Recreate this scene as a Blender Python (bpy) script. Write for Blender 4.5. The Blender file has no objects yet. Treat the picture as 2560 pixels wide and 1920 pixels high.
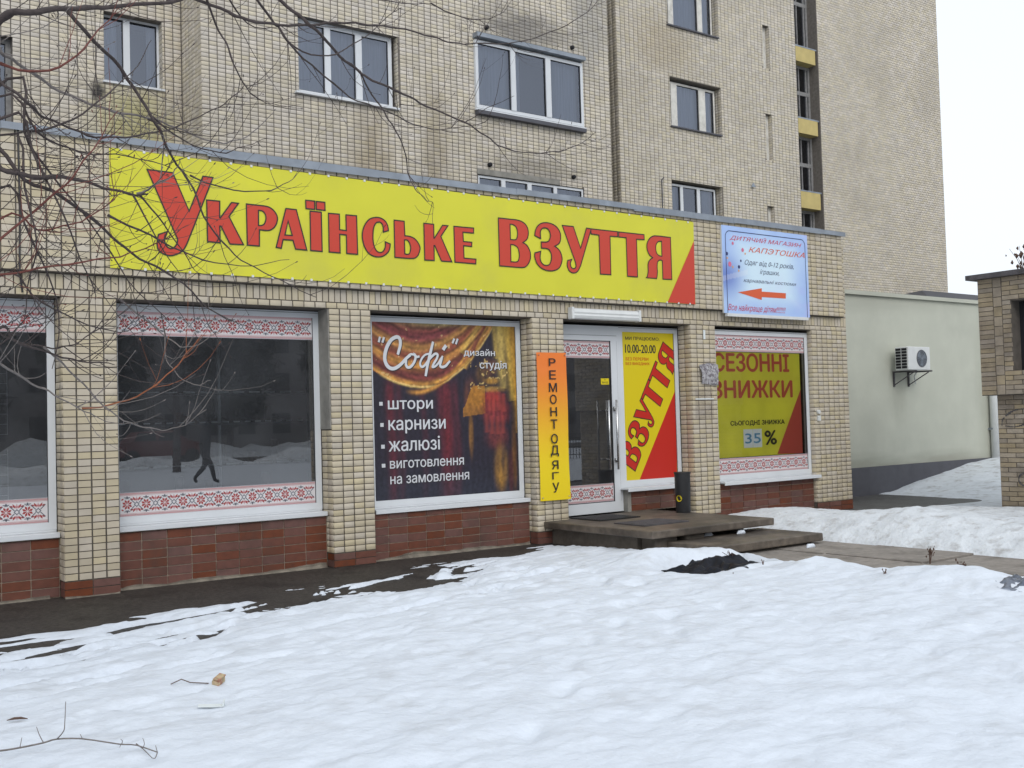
# Shop front in a brick apartment block, winter
import bpy, math, random
import numpy as np
from mathutils import Vector, Matrix
from mathutils.geometry import tessellate_polygon,delaunay_2d_cdt
random.seed(7); RNG=np.random.RandomState(11)
SC=bpy.context.scene; COL=SC.collection
# ------------------------------------------------------------------ camera
def cam_rot(y,p,r):
    cy,sy,cp,sp=math.cos(y),math.sin(y),math.cos(p),math.sin(p)
    f=Vector((sy*cp,cy*cp,sp)); rt=Vector((cy,-sy,0)); up=rt.cross(f)
    c,s=math.cos(r),math.sin(r)
    R_=rt*c+up*s; U_=-rt*s+up*c
    return Matrix((R_,U_,-f)).transposed(),f
CAMP=Vector((0,-10.6,1.53))
M3,FWD=cam_rot(.637,.0355,-.028)
cd=bpy.data.cameras.new('camera'); cd.sensor_width=36; cd.lens=36*2687/2560; cd.clip_end=2000; cd.clip_start=.05
cam=bpy.data.objects.new('camera',cd); cam.matrix_world=Matrix.Translation(CAMP)@M3.to_4x4(); COL.objects.link(cam); SC.camera=cam
# ------------------------------------------------------------------ world, sun, exposure
W=bpy.data.worlds.new('World'); SC.world=W; W.use_nodes=True
nt=W.node_tree; nt.nodes.clear()
sky=nt.nodes.new('ShaderNodeTexSky'); sky.sky_type='NISHITA'; sky.sun_disc=False
sky.sun_elevation=math.radians(38); sky.sun_rotation=math.radians(200); sky.air_density=1.0; sky.dust_density=4.0; sky.ozone_density=1.0
hs=nt.nodes.new('ShaderNodeHueSaturation'); hs.inputs['Saturation'].default_value=.22; hs.inputs['Value'].default_value=1.0
bg=nt.nodes.new('ShaderNodeBackground'); bg.inputs['Strength'].default_value=.115
wo=nt.nodes.new('ShaderNodeOutputWorld')
cl=nt.nodes.new('ShaderNodeMix'); cl.data_type='RGBA'; cl.inputs['Factor'].default_value=.72; cl.inputs['B'].default_value=(7.0,7.55,8.2,1)  # even cloud layer over the sky
nt.links.new(sky.outputs[0],hs.inputs['Color']); nt.links.new(hs.outputs[0],cl.inputs['A']); nt.links.new(cl.outputs['Result'],bg.inputs[0]); nt.links.new(bg.outputs[0],wo.inputs[0])
sd=bpy.data.lights.new('sun','SUN'); sd.energy=.5; sd.angle=math.radians(35); sd.color=(1,.97,.93)
sun=bpy.data.objects.new('sun',sd); COL.objects.link(sun)
az=math.radians(200); el=math.radians(38)
sun.rotation_euler=Vector((math.sin(az)*math.cos(el),math.cos(az)*math.cos(el),math.sin(el))).to_track_quat('Z','Y').to_euler()
SC.view_settings.view_transform='Standard'; SC.view_settings.look='None'; SC.view_settings.gamma=1; SC.view_settings.exposure=0.5
SC.view_settings.use_curve_mapping=False
# ------------------------------------------------------------------ materials
def mat(name,col,rough=.8,var=0.,nscale=8,island=0.,bump=0.,bscale=60,dirt_shade=None,dscale=1.5,damt=.5,metal=0,spec=.5,dlo=.5,dhi=.7,vcol=False,stretch=None,hue=0):
    m=bpy.data.materials.new(name); m.use_nodes=True; n=m.node_tree.nodes; l=m.node_tree.links; b=n['Principled BSDF']
    b.inputs['Roughness'].default_value=rough; b.inputs['Metallic'].default_value=metal; b.inputs['Specular IOR Level'].default_value=spec
    geo=n.new('ShaderNodeNewGeometry'); pos=geo.outputs['Position']
    if stretch:
        mp=n.new('ShaderNodeMapping'); mp.inputs['Scale'].default_value=stretch; l.new(pos,mp.inputs['Vector']); pos=mp.outputs[0]
    if vcol:
        a=n.new('ShaderNodeVertexColor'); a.layer_name='Col'; cur=a.outputs['Color']
    else:
        r=n.new('ShaderNodeRGB'); r.outputs[0].default_value=(*col,1); cur=r.outputs[0]
    def mult(cur,fac):
        mx=n.new('ShaderNodeMix'); mx.data_type='RGBA'; mx.blend_type='MULTIPLY'; mx.inputs['Factor'].default_value=1
        l.new(cur,mx.inputs['A']); l.new(fac,mx.inputs['B']); return mx.outputs['Result']
    def rng(src,a,b_,lo=0,hi=1):
        mr=n.new('ShaderNodeMapRange'); mr.inputs['From Min'].default_value=lo; mr.inputs['From Max'].default_value=hi
        mr.inputs['To Min'].default_value=a; mr.inputs['To Max'].default_value=b_; l.new(src,mr.inputs['Value']); return mr.outputs[0]
    if var:
        t=n.new('ShaderNodeTexNoise'); t.inputs['Scale'].default_value=nscale; t.inputs['Detail'].default_value=6; l.new(pos,t.inputs['Vector'])
        cur=mult(cur,rng(t.outputs['Fac'],1-var,1+var,.3,.7))
    if island:
        oi=n.new('ShaderNodeObjectInfo'); ad=n.new('ShaderNodeMath'); ad.operation='ADD'; l.new(geo.outputs['Random Per Island'],ad.inputs[0]); l.new(oi.outputs['Random'],ad.inputs[1])
        fr=n.new('ShaderNodeMath'); fr.operation='FRACT'; l.new(ad.outputs[0],fr.inputs[0])
        cur=mult(cur,rng(fr.outputs[0],1-island,1+island))
        if hue:
            f2=n.new('ShaderNodeMath'); f2.operation='MULTIPLY'; l.new(fr.outputs[0],f2.inputs[0]); f2.inputs[1].default_value=7.31
            f3=n.new('ShaderNodeMath'); f3.operation='FRACT'; l.new(f2.outputs[0],f3.inputs[0])
            h=n.new('ShaderNodeHueSaturation'); l.new(cur,h.inputs['Color']); l.new(rng(f3.outputs[0],.5-hue,.5+hue),h.inputs['Hue']); l.new(rng(f3.outputs[0],.75,1.25),h.inputs['Saturation']); cur=h.outputs[0]
    if dirt_shade:
        t=n.new('ShaderNodeTexNoise'); t.inputs['Scale'].default_value=dscale; t.inputs['Detail'].default_value=7; t.inputs['Roughness'].default_value=.6; l.new(pos,t.inputs['Vector'])
        mx=n.new('ShaderNodeMix'); mx.data_type='RGBA'; l.new(rng(t.outputs['Fac'],0,damt,dlo,dhi),mx.inputs['Factor']); l.new(cur,mx.inputs['A']); mx.inputs['B'].default_value=(*dirt_shade,1); cur=mx.outputs['Result']
    l.new(cur,b.inputs['Base Color'])
    if bump:
        t=n.new('ShaderNodeTexNoise'); t.inputs['Scale'].default_value=bscale; t.inputs['Detail'].default_value=5; l.new(geo.outputs['Position'],t.inputs['Vector'])
        bp=n.new('ShaderNodeBump'); bp.inputs['Strength'].default_value=1; bp.inputs['Distance'].default_value=bump; l.new(t.outputs['Fac'],bp.inputs['Height']); l.new(bp.outputs[0],b.inputs['Normal'])
    m['cur']=1
    return m
def add_stains(m,spots):
    """soot or rust patches with a place of their own on the wall"""
    n=m.node_tree.nodes; l=m.node_tree.links; b=n['Principled BSDF']; cur=b.inputs['Base Color'].links[0].from_socket
    geo=n.new('ShaderNodeNewGeometry')
    for (cx,cy,cz),(sx,sy,sz),col,amt in spots:
        mp=n.new('ShaderNodeMapping'); mp.inputs['Location'].default_value=(-cx/sx,-cy/sy,-cz/sz); mp.inputs['Scale'].default_value=(1/sx,1/sy,1/sz); l.new(geo.outputs['Position'],mp.inputs['Vector'])
        ns=n.new('ShaderNodeTexNoise'); ns.inputs['Scale'].default_value=2.5; ns.inputs['Detail'].default_value=5; l.new(mp.outputs[0],ns.inputs['Vector'])
        g=n.new('ShaderNodeTexGradient'); g.gradient_type='SPHERICAL'; l.new(mp.outputs[0],g.inputs['Vector'])
        mu=n.new('ShaderNodeMath'); mu.operation='MULTIPLY'; l.new(g.outputs['Fac'],mu.inputs[0]); l.new(ns.outputs['Fac'],mu.inputs[1])
        mr=n.new('ShaderNodeMapRange'); mr.inputs['From Min'].default_value=.02; mr.inputs['From Max'].default_value=.35; mr.inputs['To Max'].default_value=amt; l.new(mu.outputs[0],mr.inputs['Value'])
        mx=n.new('ShaderNodeMix'); mx.data_type='RGBA'; l.new(mr.outputs[0],mx.inputs['Factor']); l.new(cur,mx.inputs['A']); mx.inputs['B'].default_value=(*col,1); cur=mx.outputs['Result']
    l.new(cur,b.inputs['Base Color'])
def glassmat(name,tint,ior,rough=0.0,refl=(1,1,1),pane_haze=0):
    m=bpy.data.materials.new(name); m.use_nodes=True; n=m.node_tree.nodes; l=m.node_tree.links; n.clear()
    o=n.new('ShaderNodeOutputMaterial'); mx=n.new('ShaderNodeMixShader'); fr=n.new('ShaderNodeFresnel'); fr.inputs['IOR'].default_value=ior
    tr=n.new('ShaderNodeBsdfTransparent'); tr.inputs[0].default_value=(*tint,1); gl=n.new('ShaderNodeBsdfGlossy'); gl.inputs['Roughness'].default_value=rough; gl.inputs['Color'].default_value=(*refl,1)
    l.new(fr.outputs[0],mx.inputs[0]); l.new(tr.outputs[0],mx.inputs[1]); l.new(gl.outputs[0],mx.inputs[2])
    if pane_haze:  # pale diffuse haze painted on to lift dark panes, standing in for reflections
        df=n.new('ShaderNodeBsdfDiffuse'); df.inputs[0].default_value=(.5,.52,.56,1); m2=n.new('ShaderNodeMixShader'); ns=n.new('ShaderNodeTexNoise'); ns.inputs['Scale'].default_value=2.2; ns.inputs['Detail'].default_value=6
        g_=n.new('ShaderNodeNewGeometry'); l.new(g_.outputs['Position'],ns.inputs['Vector']); mr=n.new('ShaderNodeMapRange'); mr.inputs['From Min'].default_value=.3; mr.inputs['From Max'].default_value=.7; mr.inputs['To Min'].default_value=pane_haze*.6; mr.inputs['To Max'].default_value=pane_haze*1.4
        l.new(ns.outputs['Fac'],mr.inputs['Value']); l.new(mr.outputs[0],m2.inputs[0]); l.new(mx.outputs[0],m2.inputs[1]); l.new(df.outputs[0],m2.inputs[2]); l.new(m2.outputs[0],o.inputs[0]); return m
    pass; l.new(mx.outputs[0],o.inputs[0]); return m
M={}
M['brick']=mat('facade_tile',(.50,.435,.325),.75,var=.07,nscale=5,island=.07,hue=.006,dirt_shade=(.33,.28,.21),dscale=1.3,damt=.5,dlo=.45,dhi=.72,bump=.0008,bscale=180)
M['tower']=mat('tower_tile',(.56,.505,.415),.8,var=.07,nscale=3,island=.09,hue=.008,dirt_shade=(.38,.34,.28),dscale=.8,damt=.45,dlo=.46,dhi=.72)
add_stains(M['tower'],[((12.3,5.2,8.95),(1.6,.8,.5),(.16,.15,.14),.75),((12.4,5.2,6.3),(1.6,.8,.35),(.2,.18,.15),.6),((8.9,5.2,5.9),(.55,.8,1.5),(.28,.22,.13),.6),((5.2,6.1,6.3),(.9,.8,.9),(.36,.33,.12),.7),((4.66,6.1,6.75),(.16,.8,.22),(.03,.028,.025),1),((13.9,5.2,9.6),(.7,.8,1.8),(.28,.27,.25),.6),((17.6,7,10.2),(1.4,1,.9),(.40,.32,.2),.4),((10.2,5.2,6.6),(.4,.8,1.6),(.25,.2,.12),.5)])
M['mortar']=mat('dark_mortar',(.115,.10,.082),.95,var=.2,nscale=20)
M['mortar2']=mat('tower_mortar',(.155,.138,.12),.95,var=.2,nscale=14)
M['redtile']=mat('red_plinth_tile',(.135,.048,.031),.6,var=.15,nscale=14,island=.055,hue=.004,dirt_shade=(.06,.036,.028),dscale=2.5,damt=.6)
M['grout']=mat('pale_grout',(.34,.28,.22),.95,var=.2,nscale=30,dirt_shade=(.1,.07,.05),dscale=2,damt=.8)
M['render']=mat('grey_render',(.24,.23,.205),.95,var=.18,nscale=7,bump=.002,bscale=50,dirt_shade=(.13,.12,.10),dscale=2)
M['concrete']=mat('wet_concrete',(.105,.088,.07),.75,var=.25,nscale=9,bump=.002,bscale=60,dirt_shade=(.05,.04,.032),dscale=3,damt=.7)
M['slabtop']=mat('slab_concrete',(.125,.102,.080),.55,var=.3,nscale=12,bump=.003,bscale=50,dirt_shade=(.045,.036,.028),dscale=2.2,damt=.85,dlo=.42,dhi=.62)
M['paving']=mat('paving_concrete',(.235,.21,.185),.8,var=.2,nscale=14,bump=.002,bscale=70,island=.08,dirt_shade=(.10,.085,.07),dscale=2.5,damt=.7)
M['asphalt']=mat('wet_asphalt',(.075,.072,.07),.6,var=.3,nscale=10,dirt_shade=(.035,.03,.028),dscale=1.5,damt=.8,bump=.003,bscale=80)
M['ground']=mat('wet_soil',(.042,.037,.032),.6,var=.5,nscale=22,bump=.008,bscale=35,dirt_shade=(.012,.010,.009),dscale=2,damt=.8,spec=.3)
M['snow']=mat('old_snow',(.655,.70,.765),.65,var=.03,nscale=5,bump=.010,bscale=17,dirt_shade=(.40,.40,.40),dscale=4.5,damt=.42,dlo=.50,dhi=.78,spec=.3)  # grey noise is part grime, part painted-in shading for the faint relief
M['dirtsnow']=mat('dirty_snow',(.62,.65,.68),.7,var=.08,nscale=5,bump=.012,bscale=26,dirt_shade=(.24,.21,.185),dscale=6,damt=.65,dlo=.52,dhi=.72,spec=.3)
M['pvc']=mat('white_pvc',(.62,.64,.66),.38,var=.03,nscale=3)
M['pvcold']=mat('painted_wood',(.62,.60,.55),.6,var=.1,nscale=9,dirt_shade=(.3,.28,.25),dscale=5)
M['gasket']=mat('black_gasket',(.02,.02,.022),.6)
M['flash']=mat('zinc_sheet',(.26,.29,.33),.5,var=.18,nscale=6,metal=.35,dirt_shade=(.14,.15,.17),dscale=3)
M['roof']=mat('dark_roof',(.035,.035,.042),.7,var=.2)
M['yellow']=mat('yellow_print',(.60,.575,.03),.45,var=.05,nscale=1.2,dirt_shade=(.50,.47,.06),dscale=1.1,damt=.6,dlo=.48)
M['yellow2']=mat('yellow_film',(.66,.52,.008),.35)
M['redp']=mat('red_print',(.52,.045,.022),.45)
M['red2']=mat('red_film',(.50,.02,.012),.35)
M['black']=mat('black_print',(.02,.017,.017),.5)
M['blackplas']=mat('black_plastic',(.018,.018,.02),.45,var=.2,nscale=12)
M['white']=mat('white_print',(.66,.63,.635),.45)
M['stitch']=mat('stitch_red',(.33,.035,.035),.5)
M['pink']=mat('stitch_pink',(.45,.17,.18),.5)
M['stitchgrey']=mat('stitch_grey',(.12,.13,.16),.5)
M['lettergrey']=mat('silver_print',(.60,.61,.63),.45)
M['cream']=mat('cream_render',(.47,.48,.405),.9,var=.05,nscale=2,bump=.002,bscale=90,dirt_shade=(.41,.415,.35),dscale=.9,damt=.6)
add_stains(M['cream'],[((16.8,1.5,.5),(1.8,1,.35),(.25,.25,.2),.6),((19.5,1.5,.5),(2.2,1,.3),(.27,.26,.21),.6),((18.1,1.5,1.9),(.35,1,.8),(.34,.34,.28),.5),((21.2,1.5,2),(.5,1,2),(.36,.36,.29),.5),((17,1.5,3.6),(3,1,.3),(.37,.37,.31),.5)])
M['greyplinth']=mat('grey_plinth',(.085,.085,.098),.8,var=.1,nscale=5)
M['steel']=mat('steel',(.6,.6,.6),.25,metal=1)
M['dark']=mat('dark_void',(.012,.012,.015),.9)
M['room']=mat('shop_wall',(.30,.29,.30),.9,var=.1)
M['flatroom']=mat('flat_interior',(.10,.11,.13),.95)
M['curtain']=mat('net_curtain',(.42,.45,.52),.9,var=.12,nscale=5,stretch=(6,6,.25))
M['shelfw']=mat('white_shelf_edge',(.7,.72,.74),.5)
M['bark']=mat('bark_dark',(.055,.042,.040),.85,var=.3,nscale=40)
M['barkgrey']=mat('bark_grey',(.17,.15,.14),.85,var=.25,nscale=40)
M['barkred']=mat('bark_red',(.13,.038,.028),.75,var=.2,nscale=40)
M['barkor']=mat('bark_orange',(.28,.09,.035),.75,var=.2,nscale=40)
M['wooddark']=mat('weathered_wood',(.23,.225,.22),.8,var=.2,nscale=15)
M['ypanel']=mat('ochre_panel',(.50,.40,.16),.8,var=.08,nscale=6)
M['acw']=mat('ac_casing',(.62,.63,.62),.5,var=.04)
M['coat']=mat('dark_coat',(.02,.02,.025),.9)
M['skin']=mat('skin',(.45,.28,.2),.6)
M['far']=mat('far_facade',(.14,.13,.13),.9,var=.2,nscale=.6)
M['evergreen']=mat('evergreen',(.04,.042,.035),.9,var=.3)
M['paper']=mat('newsprint',(.38,.37,.38),.8,var=.5,nscale=26,dirt_shade=(.10,.08,.10),dscale=22,damt=.8,dlo=.45,dhi=.6)
M['booth']=mat('old_brick',(.30,.25,.185),.9,var=.15,nscale=9,island=.15,hue=.006,dirt_shade=(.15,.12,.095),dscale=2,damt=.6,bump=.002,bscale=90)
M['boothm']=mat('booth_mortar',(.115,.10,.085),.95,var=.2)
M['tin']=mat('old_tin',(.075,.07,.075),.7,var=.3,nscale=10)
M['bag']=mat('black_bag',(.006,.007,.012),.6,spec=.2,var=.3,nscale=18)
M['carton']=mat('carton',(.42,.33,.2),.7,var=.3,nscale=40,dirt_shade=(.35,.08,.06),dscale=25,damt=.7,dlo=.5,dhi=.6)
M['weed']=mat('dry_weed',(.10,.06,.045),.9)
M['shoe0']=mat('shoe_black',(.02,.018,.018),.4); M['shoe1']=mat('shoe_brown',(.10,.05,.03),.5); M['shoe2']=mat('shoe_grey',(.06,.06,.07),.6)
M['panelgrey']=mat('panel_grey',(.10,.10,.11),.8,var=.3,nscale=1.5)
M['glass']=glassmat('shop_glass',(.62,.66,.68),2.45,pane_haze=.055)
M['glassdoor']=glassmat('door_glass',(.5,.52,.55),2.1,pane_haze=.05)
M['glassclear']=glassmat('clear_shop_glass',(.95,.95,.95),1.6)
M['glassup']=glassmat('flat_glass',(.75,.8,.85),2.3,refl=(.8,.86,1))
# ------------------------------------------------------------------ helpers
class MB:
    def __init__(s): s.v=[];s.f=[];s.m=[]
    def box(s,x0,x1,y0,y1,z0,z1,m=0):
        b=len(s.v); s.v+=[(x0,y0,z0),(x1,y0,z0),(x1,y1,z0),(x0,y1,z0),(x0,y0,z1),(x1,y0,z1),(x1,y1,z1),(x0,y1,z1)]
        s.f+=[(b,b+3,b+2,b+1),(b+4,b+5,b+6,b+7),(b,b+1,b+5,b+4),(b+1,b+2,b+6,b+5),(b+2,b+3,b+7,b+6),(b+3,b,b+4,b+7)]; s.m+=[m]*6; return s
    def poly(s,pts,m=0):
        b=len(s.v); s.v+=[tuple(p) for p in pts]; s.f.append(tuple(range(b,b+len(pts)))); s.m.append(m); return s
    def tube(s,pts,rad,n=6,m=0,cap=True):
        pts=[Vector(p) for p in pts]; rings=[]; N=len(pts)
        if not hasattr(rad,'__len__'): rad=[rad]*N
        pu=None
        for i,p in enumerate(pts):
            d=(pts[min(i+1,N-1)]-pts[max(i-1,0)]).normalized()
            if pu is None: pu=d.orthogonal().normalized()
            u=(pu-d*pu.dot(d)); u=u.normalized() if u.length>1e-6 else d.orthogonal().normalized(); pu=u; w=d.cross(u)
            b=len(s.v); rings.append(b)
            for k in range(n):
                a=2*math.pi*k/n; s.v.append(tuple(p+(u*math.cos(a)+w*math.sin(a))*rad[i]))
        for a,b in zip(rings,rings[1:]):
            for k in range(n): s.f.append((a+k,a+(k+1)%n,b+(k+1)%n,b+k)); s.m.append(m)
        if cap:
            s.f.append(tuple(rings[0]+k for k in range(n))[::-1]); s.f.append(tuple(rings[-1]+k for k in range(n))); s.m+=[m,m]
        return s
    def cyl(s,p0,p1,r,n=16,m=0): return s.tube([p0,p1],[r,r],n,m)
    def build(s,name,mats,parent=None,smooth=False,bevel=0):
        me=bpy.data.meshes.new(name); me.from_pydata(s.v,[],s.f)
        for k in (mats if isinstance(mats,(list,tuple)) else [mats]): me.materials.append(M[k] if isinstance(k,str) else k)
        me.polygons.foreach_set('material_index',s.m)
        if smooth: me.polygons.foreach_set('use_smooth',[True]*len(s.f))
        o=bpy.data.objects.new(name,me); COL.objects.link(o); o.parent=parent
        if bevel:
            bv=o.modifiers.new('b','BEVEL'); bv.width=bevel; bv.segments=2; bv.limit_method='ANGLE'
        return o
def tag(o,label=None,cat=None,group=None,kind=None):
    if label:o['label']=label
    if cat:o['category']=cat
    if group:o['group']=group
    if kind:o['kind']=kind
    return o
def empty(name,loc,label,cat,group=None):
    o=bpy.data.objects.new(name,None); COL.objects.link(o); o.location=loc; o.empty_display_size=.2
    bpy.context.view_layer.update()
    return tag(o,label,cat,group)
def adopt(root,*obs):
    """children are modelled in world coordinates: undo the root's offset"""
    for o in obs: o.matrix_parent_inverse=Matrix.Translation(-root.location)
def npmesh(name,V,F,mats,parent=None,smooth=False,midx=None):
    me=bpy.data.meshes.new(name); V=np.asarray(V,dtype=np.float32); F=np.asarray(F,dtype=np.int32)
    me.vertices.add(len(V)); me.vertices.foreach_set('co',V.ravel()); k=F.shape[1]
    me.loops.add(F.size); me.loops.foreach_set('vertex_index',F.ravel()); me.polygons.add(len(F))
    me.polygons.foreach_set('loop_start',np.arange(len(F))*k); me.polygons.foreach_set('loop_total',np.full(len(F),k))
    if smooth: me.polygons.foreach_set('use_smooth',np.ones(len(F),bool))
    for m in (mats if isinstance(mats,(list,tuple)) else [mats]): me.materials.append(M[m] if isinstance(m,str) else m)
    if midx is not None: me.polygons.foreach_set('material_index',midx)
    me.update(calc_edges=True); me.validate()
    o=bpy.data.objects.new(name,me); COL.objects.link(o); o.parent=parent; return o
# one brick face: chamfered front, open back.  local: x along wall, y = out of wall (negative = out), z up ; unit size, centred
def brick_template(w,h,d,c=.003):
    x,z=w/2,h/2
    V=[(-x+c,-d,-z+c),(x-c,-d,-z+c),(x-c,-d,z-c),(-x+c,-d,z-c),(-x,-d+c,-z),(x,-d+c,-z),(x,-d+c,z),(-x,-d+c,z),(-x,0,-z),(x,0,-z),(x,0,z),(-x,0,z)]
    F=[(0,1,2,3)]+[(4+i,4+(i+1)%4,(i+1)%4,i) for i in range(4)]+[(8+i,8+(i+1)%4,4+(i+1)%4,4+i) for i in range(4)]
    return np.array(V),F
class Wall:
    """cells on a vertical plane. o=origin (x,y), ang: 0 faces -y (x to the right), 90deg: faces -x (u runs along -y... )"""
    def __init__(s,y=None,x=None): s.y=y; s.x=x; s.c=[]
    def pt(s,u,z): return (u,s.y,z) if s.y is not None else (s.x,u,z)
    def rot(s): return 0 if s.y is not None else -math.pi/2
def grid_cells(u0,u1,z0,z1,pu,pz,gu,gz,holes=(),off=0,half=False,align='left'):
    out=[]; nr=int(round((z1-z0)/pz)); pz=(z1-z0)/max(nr,1)
    for r in range(nr):
        zz=z0+r*pz; nu=max(1,int(round((u1-u0)/pu))); p=(u1-u0)/nu
        st=u0-(p/2 if (half and r%2) else 0)
        for k in range(nu+(1 if (half and r%2) else 0)):
            a=max(st+k*p,u0); b=min(st+(k+1)*p,u1)
            if b-a<.03: continue
            a+=gu/2;b-=gu/2; c0=zz+gz/2;c1=zz+pz-gz/2; ok=True
            for hx0,hx1,hz0,hz1 in holes:
                if a<hx1 and b>hx0 and c0<hz1 and c1>hz0:
                    # trim
                    ox=min(b,hx1)-max(a,hx0); oz=min(c1,hz1)-max(c0,hz0)
                    if ox>.95*(b-a) and oz>.95*(c1-c0): ok=False;break
                    if ox/(b-a)<oz/(c1-c0)+1e-9 and ox<.95*(b-a):
                        if a<hx0: b=hx0
                        else: a=hx1
                    elif c0<hz0: c1=hz0
                    else: c0=hz1
                    if b-a<.025 or c1-c0<.012: ok=False;break
            if ok: out.append((a,b,c0,c1))
    return out
VIEW=M3.transposed()
def px_area(p):
    c=VIEW@(Vector(p)-CAMP); d=-c.z
    if d<=.1: return 0
    x=c.x/d*2687+1280; y=-c.y/d*2687+960
    if not(0<x<2560 and 0<y<1920): return 0
    return 1/(d*d)
def lay_bricks(walls,parent,matname,name,stuffname,limit=300,d=.009,jit=.0018,singles=True,hidden=None,template_c=.0007):
    """walls: list of (Wall, cells). the cells that show largest become objects, the rest one joined part"""
    allc=[]
    for w,cells in walls:
        for (a,b,c0,c1) in cells:
            p=w.pt((a+b)/2,(c0+c1)/2); ar=px_area(p)
            if hidden and hidden(p): ar=0
            allc.append((ar*(b-a)*(c1-c0),w,a,b,c0,c1,p))
    allc.sort(key=lambda t:-t[0])
    n=limit if singles else 0
    single=[t for t in allc[:n] if t[0]>0]; rest=allc[len(single):]
    cache={}
    for t in single:
        _,w,a,b,c0,c1,p=t; key=(round(b-a,3),round(c1-c0,3))
        if key not in cache:
            V,F=brick_template(b-a,c1-c0,d,template_c); me=bpy.data.meshes.new(name); me.from_pydata([tuple(v) for v in V],[],F); me.materials.append(M[matname]); cache[key]=me
        o=bpy.data.objects.new(name,cache[key]); COL.objects.link(o); o.parent=parent
        j=RNG.uniform(-jit,jit)
        if w.y is not None: o.location=Vector((p[0],p[1]+j,p[2]))-parent.location; o.rotation_euler=(RNG.uniform(-.01,.01),RNG.uniform(-.006,.006),RNG.uniform(-.01,.01))
        else: o.location=Vector((p[0]+j,p[1],p[2]))-parent.location; o.rotation_euler=(0,0,-math.pi/2)
    if rest:
        V0,F0=brick_template(1,1,1,0); F0=np.array(F0,dtype=np.int32); N=len(rest)
        A=np.array([[t[2],t[3],t[4],t[5]] for t in rest]); P=np.array([t[6] for t in rest]); isx=np.array([t[1].y is None for t in rest])
        w_=(A[:,1]-A[:,0])/2; h_=(A[:,3]-A[:,2])/2; c=template_c
        J=RNG.uniform(-jit,jit,N)
        L=np.zeros((N,12,3))
        sx=np.array([-1,1,1,-1]); sz=np.array([-1,-1,1,1])
        for k in range(4):
            L[:,k,0]=sx[k]*(w_-c); L[:,k,2]=sz[k]*(h_-c); L[:,k,1]=-d+J
            L[:,4+k,0]=sx[k]*w_; L[:,4+k,2]=sz[k]*h_; L[:,4+k,1]=-d+c+J
            L[:,8+k,0]=sx[k]*w_; L[:,8+k,2]=sz[k]*h_; L[:,8+k,1]=0.004
        G=L.copy()
        G[isx,:,0]=L[isx,:,1]; G[isx,:,1]=-L[isx,:,0]
        G+=P[:,None,:]-np.array(parent.location)[None,None,:]
        F=(F0[None,:,:]+(np.arange(N)*12)[:,None,None]).reshape(-1,4)
        o=npmesh(stuffname,G.reshape(-1,3),F,matname,parent); o['kind']='stuff'
def wall_core(b,x0,x1,z0,z1,y0,y1,holes,m=0):
    xs=sorted({x0,x1,*[h[0] for h in holes],*[h[1] for h in holes]}); zs=sorted({z0,z1,*[h[2] for h in holes],*[h[3] for h in holes]})
    for i in range(len(xs)-1):
        # merge vertically
        run=None
        for j in range(len(zs)-1):
            cx=(xs[i]+xs[i+1])/2; cz=(zs[j]+zs[j+1])/2
            solid=not any(h[0]<cx<h[1] and h[2]<cz<h[3] for h in holes)
            if solid and run is None: run=zs[j]
            if run is not None and (not solid):
                b.box(xs[i],xs[i+1],y0,y1,run,zs[j],m); run=None
        if run is not None: b.box(xs[i],xs[i+1],y0,y1,run,zs[-1],m)
def flat(rings,y,m=0,b=None):
    b=b or MB(); polys=[[Vector((x,z,0)) for x,z in r] for r in rings]
    tris=tessellate_polygon(polys); pts=[p for r in polys for p in r]; base=len(b.v)
    b.v+=[(p.x,y,p.y) for p in pts]
    for t in tris:
        a,c,d=[pts[i] for i in t]
        if (c-a).cross(d-a).z<0: t=(t[0],t[2],t[1])
        b.f.append(tuple(base+i for i in t)); b.m.append(m)
    return b
def ribbon(b,pts,w,y,m=0,closed=False,taper=False):
    P=[Vector(p) for p in pts]; n=len(P); L=[];R=[]
    for i in range(n):
        if closed: d0=(P[i]-P[i-1]); d1=(P[(i+1)%n]-P[i])
        else: d0=(P[i]-P[max(i-1,0)]) if i else (P[1]-P[0]); d1=(P[min(i+1,n-1)]-P[i]) if i<n-1 else d0
        if d0.length<1e-9:d0=d1
        if d1.length<1e-9:d1=d0
        d0=d0.normalized();d1=d1.normalized(); n0=Vector((-d0.y,d0.x));n1=Vector((-d1.y,d1.x)); nn=(n0+n1)
        if nn.length<1e-6: nn=n0
        nn=nn.normalized(); k=1/max(.45,nn.dot(n0)); ww=w/2*k
        if taper: ww*= (.75+.25*math.sin(math.pi*min(1,(i+.5)/n)))
        L.append(P[i]+nn*ww);R.append(P[i]-nn*ww)
    base=len(b.v)
    for i in range(n): yi=y-i*.00002; b.v+=[(L[i].x,yi,L[i].y),(R[i].x,yi,R[i].y)]
    for i in range(n if closed else n-1):
        j=(i+1)%n; b.f.append((base+2*i,base+2*i+1,base+2*j+1,base+2*j)); b.m.append(m)
    return b
def smoothpts(P,k=4):
    out=[]; n=len(P)
    for i in range(n-1):
        p0=P[max(i-1,0)];p1=P[i];p2=P[i+1];p3=P[min(i+2,n-1)]
        for j in range(k):
            t=j/k; out.append(tuple(.5*((2*p1[c])+(-p0[c]+p2[c])*t+(2*p0[c]-5*p1[c]+4*p2[c]-p3[c])*t*t+(-p0[c]+3*p1[c]-3*p2[c]+p3[c])*t**3) for c in range(len(p1))))
    out.append(tuple(P[-1])); return out
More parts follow.
